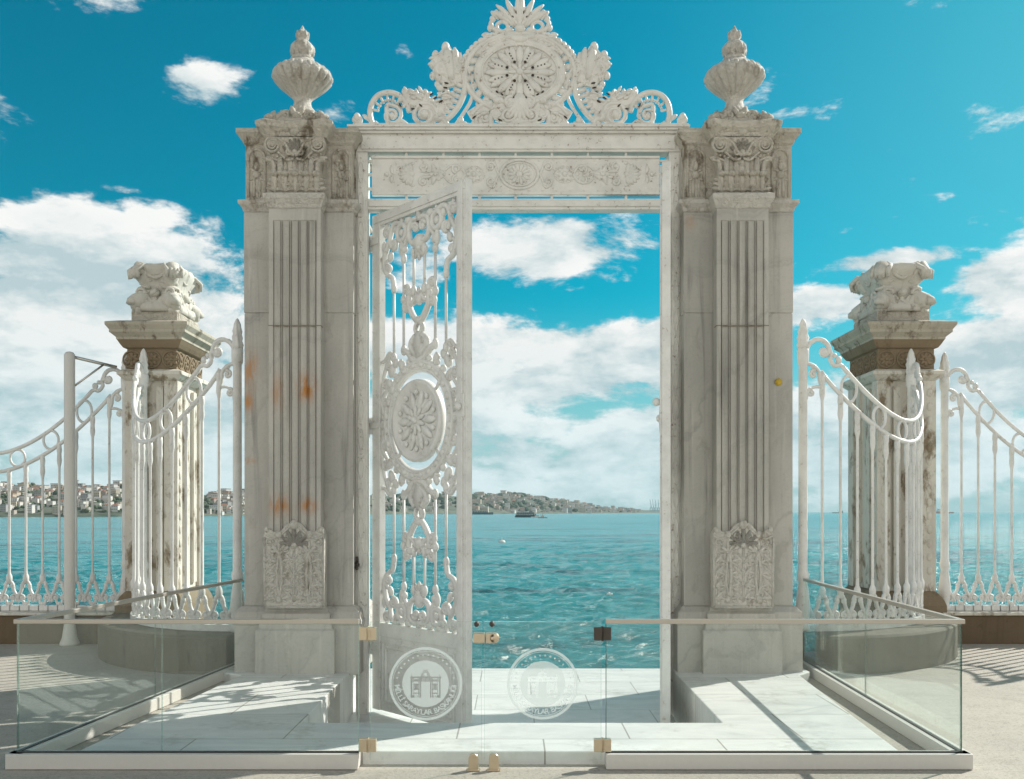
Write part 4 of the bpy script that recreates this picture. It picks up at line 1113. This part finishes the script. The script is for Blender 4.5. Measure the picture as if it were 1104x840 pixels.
lf = empty('iron_gate_leaf', (-1.485, 9.85, .0), 'white openwork iron gate leaf with round medallion, swung open at the left of the gateway', 'gate leaf', 'iron gate leaves', th)
leaf_parts(lf)
lf2 = copy_tree(lf); lf2.location = (1.592, 9.85, 0); lf2.rotation_euler = (0, 0, math.atan2(-9.85, -1.592))
lf2['label'] = 'white openwork iron gate leaf seen edge on, folded back at the right of the gateway'

# =================================================================== FENCES
def fence(name, posf, L, zmin, label, npk, posts, p=2.0):
    """iron fence swagged between two posts; posf(s) gives the plan point, s runs along the fence"""
    x0, y0 = posf(0)
    r = empty(name, (x0, y0, .42), label, 'fence')
    def zu(s):
        t = max(0.0, abs(s - L / 2)) / (L / 2 - .45)
        return zmin + (3.34 - zmin) * t ** p
    def zl(s):
        t = min(1.15, abs(s - L / 2) / (L / 2 - .45))
        return zu(s) - .245 - .09 * t * t
    P3 = lambda s, z: Vector((*posf(s), z))
    def nrm(s):
        a = Vector(posf(s - .01)); c = Vector(posf(s + .01)); d = (c - a).normalized()
        return Vector((d.y, -d.x, 0))
    b = MB()
    for k in range(28):
        s0 = L * k / 28; s1 = L * (k + 1) / 28; b.obox(posf(s0), posf(s1 + .01), .075, .415, .485)
    mesh('bottom_rail', b, M['iron_b'], r)
    b = MB(); S = [.45 + (L - .9) * k / 36 for k in range(37)]
    b.tube([P3(s, zu(s)) for s in S], .026, 8, nrm=(0, 0, 1))
    S2 = [.20 + (L - .4) * k / 36 for k in range(37)]
    b.tube([P3(s, zl(s)) for s in S2], .026, 8, nrm=(0, 0, 1))
    gap = (L) / (npk + 1)
    for k in range(1, npk):
        s = gap * (k + .5)
        if k % 2 == 0 or s < .5 or s > L - .5:
            if s < .35 or s > L - .35: continue
        else: continue
        zc = (zu(s) + zl(s)) / 2; rr = (zu(s) - zl(s)) / 2 - .012
        D = Draw(b, (lambda s, zc: lambda a, c: P3(s + a, zc + c))(s, zc), nrm(s), 1.0, flip=1)
        D.ring(0, 0, min(.10, rr), rr, .018, 1, 0, 18)
    for sg in (0, 1):
        g = (lambda a, c: P3(a, c)) if sg == 0 else (lambda a, c: P3(L - a, c))
        D = Draw(b, g, nrm(.2 if sg == 0 else L - .2), 1.0, flip=1)
        D.curve([(.03, 3.46), (.06, 3.56), (.14, 3.62), (.23, 3.61), (.29, 3.54), (.28, 3.47)], .026, .03); D.spiral(.235, 3.49, .05, 0, 1.3, -1, .026, .02); D.blob(.24, 3.48, .045, .045, 0, .035)
        D.curve([(.29, 3.54), (.32, 3.46), (.31, 3.40), (.36, 3.34), (.42, 3.35), (.46, 3.33)], .026, .026); D.blob(.41, 3.40, .04, .045, 0, .035); D.blob(.36, 3.45, .03, .03, 0, .028)
        D.curve([(.04, 3.36), (.12, 3.33), (.18, 3.26), (.19, 3.17), (.22, 3.09)], .022, .026); D.spiral(.115, 3.24, .045, 60, 1.3, 1, .02, .015); D.blob(.12, 3.32, .035, .03, 0, .03)
        D.spiral(.09, 3.04, .045, 90, 1.3, 1, .018, .014); D.curve([(.19, 3.10), (.13, 3.10), (.06, 3.06), (.04, 2.97)], .018, .016)
    mesh('swag_rail', b, M['iron_b'], r)
    for k in range(npk):
        s = gap * (k + 1); x, y = posf(s); zt = zl(s)
        b = MB()
        b.lathe(x, y, [(.004, .765), (.022, .775), (.036, .80), (.040, .83), (.038, .87), (.02, .91), (.0165, 1.0), (.0165, zt - .30), (.026, zt - .26), (.033, zt - .22), (.027, zt - .12), (.034, zt - .08), (.03, zt - .02), (.012, zt + .005)], 8)
        mesh('picket', b, M['iron_b'], r)
    for k in range(npk + 1):
        s = gap * (k + .5)
        b = MB(); D = Draw(b, (lambda s: lambda a, c: P3(s + a, c))(s), nrm(s), 1.0, mx=0, flip=1)
        D.curve([(gap * .5, .80), (gap * .33, .78), (gap * .22, .68), (.0, .585), (-gap * .1, .53)], .024, .024); D.blob(gap * .30, .75, .03, .035, 0, .026); D.spiral(gap * .27, .585, .036, 90, 1.3, -1, .016, .012, 1, [(0, .60), (.03, .63)]); D.spiral(gap * .30, .74, .028, 200, 1.2, 1, .014, .011)
        D.blob(0, .585, .03, .03, 0, .026); D.petal(gap * .36, .485, 90, .08, .02, 30); D.blob(gap * .5, .50, .028, .035, 0, .022)
        mesh('bottom_scroll', b, M['iron_b'], r)
    for s in posts:
        x, y = posf(s); b = MB()
        b.lathe(x, y, [(.075, .41), (.075, .46), (.055, .50), (.072, .62), (.078, .70), (.062, .85), (.046, .95), (.062, 1.0), (.062, 1.05), (.05, 1.09), (.047, 3.34), (.062, 3.37), (.065, 3.50), (.05, 3.53)], 14)
        b.lathe(x, y, [(.05, 3.5), (.062, 3.56), (.05, 3.60), (.058, 3.64), (.045, 3.68), (.05, 3.71), (.036, 3.76), (.034, 3.79), (.015, 3.84), (.002, 3.855)], 24, lambda i, a: 1 + .16 * math.cos(6 * a + i * .5))
        mesh('post', b, M['iron_b'], r)
    return r
def quarter(cx, cy, rx, ry, sg):
    Ltot = PI / 2 * math.sqrt((rx * rx + ry * ry) / 2)
    def f(s):
        a = PI / 2 * (1 - s / Ltot)
        return (cx + sg * rx * math.cos(a), cy - ry * math.sin(a))
    return f, Ltot
f, L = quarter(3.2, 12.2, 2.0, 2.0, 1)
fence('curved_fence', f, L - .12, 2.78, 'white curved iron fence between the right gate pillar and the right stone pier', 13, (0, L - .12))
f, L = quarter(-3.02, 12.2, 1.78, 2.0, -1)
fence('curved_fence', f, L - .12, 2.78, 'white curved iron fence between the left gate pillar and the left stone pier', 12, (0, L - .12))
fence('straight_fence', lambda s: (5.76 + s, 12.35), 3.35, 2.50, 'white straight iron fence running right from the right stone pier', 14, (0, 3.35), 1.8)
fence('straight_fence', lambda s: (-5.14 - s, 12.35), 3.55, 2.50, 'white straight iron fence running left from the left stone pier', 15, (0, 3.55), 1.8)

# low walls beneath the fences
def ring_wall(cx, sg, rx, label):
    b = MB(); ls = []
    for k in range(25):
        a = PI / 2 - (PI / 2 + .12) * k / 24; c, s_ = math.cos(a), math.sin(a)
        o1, i1 = .40, -.30
        pt = lambda o_: (cx + sg * (rx + o_) * c, 12.2 - (2.0 + o_) * s_)
        ls.append([(*pt(i1), 0), (*pt(o1), 0), (*pt(o1), .38), (*pt(o1 - .02), .405), (*pt(o1 - .05), .412), (*pt(i1), .412)])
    b.loft(ls if sg > 0 else [list(reversed(l)) for l in ls])
    return tag(mesh('low_wall', b, M['low_wall'], None, bevel=.006), label, 'wall')
ring_wall(3.2, 1, 2.0, 'curved low stone wall under the curved fence right of the gate')
ring_wall(-3.02, -1, 1.78, 'curved low stone wall under the curved fence left of the gate')
for (x0, x1, label) in ((5.62, 22, 'straight low stone wall under the right straight fence'), (-22, -5.2, 'straight low stone wall under the left straight fence')):
    b = MB(); b.box(x0, x1, 12.12, 12.6, 0, .372)
    w_ = tag(mesh('low_wall', b, M['brown_wall'], None, bevel=.008), label, 'wall')
    b = MB(); b.box(x0, x1, 12.08, 12.63, .374, .412); mesh('coping', b, M['pier'], w_, bevel=.008)

# =================================================================== STONE PIERS
def roughen(b, amp, sc):
    for v in b.v:
        d = mnoise.noise_vector(v * sc); v += Vector(d) * amp
def pier(x0, x1, label):
    cx = (x0 + x1) / 2; hx = (x1 - x0) / 2; y0, y1 = 12.2, 13.25; cy = (y0 + y1) / 2; hy = (y1 - y0) / 2
    r = empty('stone_pier', (cx, cy, .0), label, 'pier', 'stone fence piers')
    b = MB(); b.rects(cx, cy, hx, hy, [(.10, 0), (.10, .50), (.08, .56), (.05, .62), (.0, .68)]); mesh('base', b, M['pier_brown'], r, bevel=.01)
    b = MB(); b.rects(cx, cy, hx - .05, hy - .05, [(0, .68), (0, 3.46)])
    for sx in (-1, 1):           # corner strips front, back and sides
        for sy in (-1, 1):
            b.rects(cx + sx * (hx - .09), cy + sy * (hy - .09), .09, .09, [(0, .681), (0, 3.455)])
    for sg in (-1, 1):
        b.rects(cx + sg * (hx * .32), y0 + .03, .045, .04, [(0, .75), (0, 3.38)]); b.rects(cx + sg * (hx - .045), cy + .18, .04, .06, [(0, .75), (0, 3.38)]); b.rects(cx + sg * (hx - .045), cy - .18, .04, .06, [(0, .75), (0, 3.38)])
    # small sunk rosettes down the strips
    for k in range(14):
        z = .95 + k * .18
        for sx in (-1, 1):
            b.ell((cx + sx * (hx - .09), y0 - .001, z), (.04, 0, 0), (0, .018, 0), (0, 0, .06), 7, 5)
            b.ell((cx + sx * (hx + .0), cy - hy + .09, z), (.018, 0, 0), (0, .04, 0), (0, 0, .06), 7, 5)
    mesh('shaft', b, M['pier'], r, bevel=.008)
    b = MB(); b.rects(cx, cy, hx, hy, [(0, 3.456), (.03, 3.48), (.07, 3.52), (.08, 3.525), (.08, 3.57), (.02, 3.60)]); mesh('necking', b, M['pier'], r, bevel=.005)
    b = MB(); b.rects(cx, cy, hx - .02, hy - .02, [(0, 3.60), (0, 3.87)])
    for q in range(3):
        D = Draw(b, lambda a, c: Vector((cx + a, y0 + .018, c)), (0, -1, 0), 1.0, mx=cx - cx, flip=1)
        xx = (-.26, 0, .26)[q]
        D.rosette(xx, 3.735, .095, 8, .026, 0, False); D.ring(xx, 3.735, .115, .11, .014, mirror=False)
    for sg in (-1, 1):
        for yy_ in (-.36, -.12, .12, .36):
            D = Draw(b, (lambda sg, yy_: lambda a, c: Vector((cx + sg * (hx - .018), cy + yy_ + a, c)))(sg, yy_), (sg, 0, 0), 1.0, flip=1)
            D.rosette(0, 3.735, .09, 8, .024); D.ring(0, 3.735, .11, .11, .013)
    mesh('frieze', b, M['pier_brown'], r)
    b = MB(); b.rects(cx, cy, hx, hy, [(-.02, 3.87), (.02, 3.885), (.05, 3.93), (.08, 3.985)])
    mesh('bed_mould', b, M['pier_brown'], r, bevel=.004)  # frieze and bed mould in a darker brown than the cornice
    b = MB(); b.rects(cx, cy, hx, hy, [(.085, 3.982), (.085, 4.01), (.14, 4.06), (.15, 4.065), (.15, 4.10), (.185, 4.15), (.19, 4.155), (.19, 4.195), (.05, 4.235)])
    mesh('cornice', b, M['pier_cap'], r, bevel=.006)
    # crown: plinth, four corner consoles round a shell-topped core
    b = MB(); b.rects(cx, cy, hx, hy - .06, [(-.04, 4.225), (-.04, 4.385), (-.08, 4.40)])
    mesh('crown_plinth', b, M['carved_dirty'], r, bevel=.01)
    b = MB(); ls = []
    for (w_, z) in ((.40, 4.39), (.41, 4.45), (.34, 4.55), (.29, 4.68), (.31, 4.80), (.36, 4.90), (.40, 4.97), (.38, 5.02), (.30, 5.05), (.1, 5.06), (.01, 5.06)):
        ls.append([(cx + w_ * hx / .40 * (abs(math.cos(t)) ** .6) * (1 if math.cos(t) > 0 else -1) * .92, cy + w_ * hy / .42 * (abs(math.sin(t)) ** .6) * (1 if math.sin(t) > 0 else -1) * .92, z) for t in [2 * PI * q / 40 for q in range(40)]])
    b.loft(ls, True)
    for sx in (-1, 1):
        for sy in (-1, 1):
            dv = Vector((sx * .75, sy * .95, 0)).normalized(); c0 = Vector((cx + sx * (hx - .24), cy + sy * (hy - .30), 0))
            def pt(o_, z): return c0 + dv * o_ + Vector((0, 0, z))
            nn = Vector((-dv.y, dv.x, 0))
            b.tube([pt(.20, 4.43), pt(.20, 4.52), pt(.08, 4.60), pt(.01, 4.70), pt(.05, 4.82), pt(.14, 4.92), pt(.20, 4.96), pt(.24, 4.90), pt(.20, 4.84)], [.09, .13, .12, .095, .10, .12, .105, .08, .05], 10, nrm=nn)
            b.tube([pt(.24 + .07 * math.cos(q * .6), 4.47 + .07 * math.sin(q * .6)) for q in range(9)], .07, 8, nrm=nn)
            for q in range(5):   # ribs over the console
                o_ = (q - 2) * .05
                b.tube([pt(.05, 4.98) + nn * o_, pt(.17, 5.0) + nn * o_, pt(.27, 4.93) + nn * o_, pt(.26, 4.83) + nn * o_], [.028, .034, .034, .02], 6, nrm=nn)
            for q in range(4):
                b.ell(pt(.16 - .03 * q, 4.56 + .08 * q) + nn * .0, dv * .07, nn * .13, (0, 0, .035), 8, 5)
    for (ax, oy) in ((0, -1), (0, 1), (1, 0), (-1, 0)):
        hh = hy if ax == 0 else hx
        fn = (lambda ax, oy: lambda a, c: Vector((cx + (ax * (hx - .09) if ax else a), cy + (oy * (hy - .14) if oy else a), c)))(ax, oy)
        D = Draw(b, fn, (ax, oy, 0), 1.0, mx=0, flip=1)
        for q in range(4): D.curve([(-.22 + .02 * q, 5.04 - .04 * q), (0, 4.99 - .05 * q), (.22 - .02 * q, 5.04 - .04 * q)], .024, .024, 1, 6, 0, 5, False)
        D.acanthus(.08, 4.42, 75, .22, .09, 3, -20); D.fan(0, 4.42, 90, .24, .034, 5, 110, .8, .0, False); D.blob(0, 4.64, .07, .06, 0, .07, 0, False); D.petal(.12, 4.5, 40, .18, .05, 60); D.blob(.24, 4.46, .09, .07, 0, .07); D.spiral(.20, 4.64, .07, 200, 1.3, -1, .028)
    roughen(b, .016, 7.0); roughen(b, .010, 19)
    mesh('carved_crown', b, M['pier_crown'], r)
    return r
pier(-5.09, -4.40, 'weathered stone pier with carved crown left of the gate, behind the left fence')
pier(4.80, 5.58, 'weathered stone pier with carved crown right of the gate, behind the right fence')

# plain braced pole in front of the left fence
r = empty('steel_pole', (PXL(75, 12.0), 12.0, 0), 'plain grey metal pole with brace rods standing before the left fence', 'pole')
b = MB(); x, y = PXL(75, 12.0), 12.0
b.lathe(x, y, [(.12, 0), (.12, .03), (.09, .10), (.066, .28), (.066, 3.76), (.045, 3.79), (.01, 3.80)], 14); mesh('shaft', b, M['base'], r)
b = MB(); b.tube([(x, y, PZ(384, 12)), (PXL(126, 12.3), 12.3, PZ(396, 12.3))], .02, 6); b.tube([(x, y, PZ(420, 12)), (PXL(112, 12.2), 12.2, PZ(393, 12.2))], .014, 6); mesh('brace', b, M['steel'], r)

# =================================================================== GLASS ENCLOSURE
GF = 6.25
def wall_panel(name, p0, p1, label, joints=(), seal=True):
    p0 = Vector(p0); p1 = Vector(p1); d = (p1 - p0).normalized(); Lg = (p1 - p0).length
    r = empty(name, (p0.x, p0.y, 0), label, 'glass panel', 'glass panels round the gate')
    b = MB(); b.obox(p0 - d * .05, p1 + d * .0, .115, .004, .105); mesh('base_rail', b, M['base'], r, bevel=.004)
    b = MB(); b.obox(p0, p1, .03, .1055, .112); mesh('gasket', b, M['seal'], r)
    cuts = [0] + list(joints) + [Lg]
    for a, c in zip(cuts, cuts[1:]):
        b = MB(); b.obox(p0 + d * (a + .003), p0 + d * (c - .003), .012, .11, .985); pn = mesh('pane', b, M['glass'], r)
        b = MB()
        for e in ([a + .003, c - .003] if a == 0 else [c - .003]): b.obox(p0 + d * (e - .0025), p0 + d * (e + .0025), .0125, .112, .984)
        mesh('pane_edge', b, M['glass_edge'] if (a, c) == (0, Lg) else M['glass_joint'], pn)
    b = MB(); b.obox(p0 - d * .015, p1 + d * .0, .042, .972, 1.003); mesh('cap_rail', b, M['rail'], r, bevel=.004)
    return r
wall_panel('glass_balustrade', (-3.335, GF), (-1.03, GF), 'frontmost left glass panel facing the viewer on a white base rail', (.98,))
wall_panel('glass_balustrade', (3.03, GF), (.63, GF), 'frontmost right glass panel facing the viewer on a white base rail')
wall_panel('glass_balustrade', (-3.335, GF + .012), (-2.93, 10.05), 'left side glass panel running back from the front to the left pillar', (1.9,))
wall_panel('glass_balustrade', (3.03, GF + .012), (3.19, 10.1), 'right side glass panel running back from the front to the right pillar', (1.9,))

# frosted round emblem: outer ring, disc with the gate drawing cut out, stars and lettering
def emblem_parts(parent, cx, cz, Rr, local_y):
    y0, y1 = local_y - .0085, local_y - .0065
    b = MB()
    def annulus(r0, r1, n_=64):
        vs = []; fs = []
        for q in range(n_):
            a = 2 * PI * q / n_
            for rr in (r0, r1): vs.append((cx + rr * math.cos(a), y0, cz + rr * math.sin(a)))
        for q in range(n_):
            k = 2 * q; m_ = (2 * q + 2) % (2 * n_)
            fs.append((k, k + 1, m_ + 1, m_))
        b.add(vs, fs)
    annulus(Rr * .925, Rr)
    annulus(Rr * .885, Rr * .90)
    # star points round the upper half
    for q in range(16):
        a = R(12 + 156 * q / 15); sx, sz = cx + Rr * .79 * math.cos(a), cz + Rr * .79 * math.sin(a)
        vs = [(sx, y0, sz)] + [(sx + Rr * (.038 if k % 2 == 0 else .016) * math.cos(R(90 + 36 * k)), y0, sz + Rr * (.038 if k % 2 == 0 else .016) * math.sin(R(90 + 36 * k))) for k in range(10)]
        b.add(vs, [(0, 1 + k, 1 + (k + 1) % 10) for k in range(10)])
    ringo = mesh('emblem', b, M['frost'], parent)
    # disc by cells
    b = MB(); Rd = Rr * .635; n_ = 84; st = 2 * Rd / n_
    def cut(x, z):
        ax = abs(x)
        if -.60 < z < .30 and ax < .66:
            if z < -.06 and ax < .165: return False
            if ax < .165 and z < -.06 + .165 and (ax ** 2 + (z + .06) ** 2) < .165 ** 2: return False
            if z > .24 or .10 < z < .13: return True
            if .58 < ax < .64 or .50 < ax < .53 or .20 < ax < .23 or .27 < ax < .30: return True
            if -.60 < z < -.50: return int(ax * 30) % 2 == 0
            if .30 < ax < .50: return ((ax - .40) ** 2 / .006 + (z + .12) ** 2 / .02 < 1) or int((z + 1) * 16) % 3 == 0
            return z > .13 and int(ax * 26) % 2 == 0
        if .30 <= z < .40 and (.59 < ax < .63): return True
        if .30 <= z < .62 and ax < .24 - (z - .30) * .5:
            return (ax ** 2 + (z - .40) ** 2 > .006) and int((ax + z) * 34) % 3 != 0
        return False
    for i in range(n_):
        for j in range(n_):
            x = -Rd + (i + .5) * st; z = -Rd + (j + .5) * st
            if x * x + z * z > Rd * Rd or cut(x / Rd, z / Rd): continue
            h = st / 2
            b.add([(cx + x - h, y0, cz + z - h), (cx + x + h, y0, cz + z - h), (cx + x + h, y0, cz + z + h), (cx + x - h, y0, cz + z + h)], [(0, 1, 2, 3)])
    mesh('emblem_disc', b, M['frost'], ringo)
    # lettering along the lower arc
    txt = 'MİLLİ SARAYLAR BAŞKANLIĞI'
    b = MB(); size = Rr * .205; span = 176
    wts = {'İ': .5, 'I': .5, ' ': .55, 'M': 1.25}
    ww = [wts.get(ch, 1.0) for ch in txt]; tot = sum(ww); acc = 0
    for ch, w_ in zip(txt, ww):
        ang = 180 + (180 - span) / 2 + span * (acc + w_ / 2) / tot; acc += w_
        if ch == ' ': continue
        cu = bpy.data.curves.new('letter', 'FONT'); cu.body = ch; cu.size = size; cu.align_x = 'CENTER'; cu.resolution_u = 3; cu.offset = size * .012
        to = bpy.data.objects.new('letter', cu); link(to)
        bpy.context.view_layer.update()
        me = to.evaluated_get(bpy.context.evaluated_depsgraph_get()).to_mesh()
        rr = Rr * .845; px_, pz_ = cx + rr * math.cos(R(ang)), cz + rr * math.sin(R(ang)); rot = R(ang + 90)
        b.add([(px_ + v.co.x * math.cos(rot) - v.co.y * math.sin(rot), y0, pz_ + v.co.x * math.sin(rot) + v.co.y * math.cos(rot)) for v in me.vertices], [tuple(p_.vertices) for p_ in me.polygons])
        to.to_mesh_clear(); bpy.data.objects.remove(to); bpy.data.curves.remove(cu)
    mesh('lettering', b, M['frost'], ringo)

def door_leaf(x0, x1, ex, er, label, hx, hcol):
    r = empty('glass_door', ((x0 + x1) / 2, GF, .0), label, 'glass door', 'glass doors before the gateway')
    b = MB(); b.box(x0, x1, GF - .005, GF + .005, .055, .985); pane = mesh('pane', b, M['glass'], r)
    b = MB()
    for x in (x0, x1): b.box(x - .0015, x + .0015, GF - .0055, GF + .0055, .056, .984)
    b.box(x0, x1, GF - .0055, GF + .0055, .9845, .9865); mesh('pane_edge', b, M['glass_joint'], pane)
    emblem_parts(r, ex, PZ(737, GF), er, GF)
    for z in (.905, .155):
        b = MB()
        sg = 1 if hx < 0 else -1
        b.box(hx - .058, hx - .003, GF - .02, GF + .02, z - .044, z + .044); b.box(hx + .003, hx + .058, GF - .02, GF + .02, z - .044, z + .044)
        b.box(hx + .008, hx + .02, GF - .026, GF - .018, z - .026, z + .026); b.tube([(hx, GF, z - .05), (hx, GF, z + .05)], .011, 8)
        mesh('hinge', b, M['dark'] if (hcol and z > .5) else M['brass'], r, bevel=.004)
    return r
d1 = door_leaf(PXL(399, GF), PXL(519.5, GF), PXL(459, GF), 39.5 * GF / 1000, 'left glass door with round frosted emblem before the open iron leaf', PXL(396.5, GF), False)
d2 = door_leaf(PXL(522, GF), PXL(648, GF), PXL(585, GF), 38.5 * GF / 1000, 'right glass door with round frosted emblem before the water and landing', PXL(649.5, GF), True)
b = MB(); zz = PZ(687.5, GF)
b.box(PXL(510, GF), PXL(523, GF), GF - .035, GF + .03, zz - .033, zz + .033); mesh('lock_case', b, M['brass'], d1, bevel=.006)
b = MB(); b.box(PXL(524, GF), PXL(533, GF), GF - .035, GF + .03, zz - .033, zz + .033)
b.tube([(PXL(533, GF), GF - .035, zz), (PXL(533, GF), GF + .03, zz)], .033, 16, nrm=(0, 0, 1)); b.tube([(PXL(531, GF), GF - .045, zz), (PXL(531, GF), GF - .03, zz)], .014, 10, nrm=(0, 0, 1)); mesh('lock_case', b, M['brass'], d2, bevel=.004)
for (x, dd) in ((514, d1), (530.5, d2)):
    b = MB(); xx, zz = PXL(x, GF), PZ(672.5, GF)
    b.tube([(xx, GF - .03, zz), (xx, GF + .03, zz)], .010, 8, nrm=(0, 0, 1)); b.sph((xx, GF - .03, zz), .018, 10, 8); b.sph((xx, GF + .03, zz), .018, 10, 8)
    mesh('knob', b, M['dark'], dd)
# floor stops
for (x, label) in ((510.5, 'left of the two small metal floor stops under the glass doors'), (532.5, 'right of the two small metal floor stops under the glass doors')):
    xx, yf = PXL(x, 6.2), 6.19
    b = MB()
    pl2 = [(xx - .033, 0), (xx + .033, 0)] + [(xx + .033 * math.cos(R(20 * q)), .082 + .033 * math.sin(R(20 * q))) for q in range(10)]
    b.prism(pl2, yf - .014, yf + .014); b.box(xx - .045, xx + .045, yf - .03, yf + .03, .001, .008)
    tag(mesh('floor_stop', b, M['brass'], None, bevel=.004), label, 'door stop', 'floor stops')

# =================================================================== AIR
b = MB(); b.box(-17600, 17600, -90, 13600, -8, 92)
m = bpy.data.materials.new('sea_air'); m.use_nodes = True; n = N(m.node_tree)
v = n.new('ShaderNodeVolumePrincipled'); v.inputs['Density'].default_value = .000065; v.inputs['Color'].default_value = (.62, .86, .93, 1); v.inputs['Anisotropy'].default_value = 0.0
om = n.new('ShaderNodeOutputMaterial'); n.put(om.inputs['Volume'], v.outputs[0])
o = mesh('haze', b, m); o['kind'] = 'stuff'; tag(o, 'pale blue haze over the strait and the far shore', 'haze')
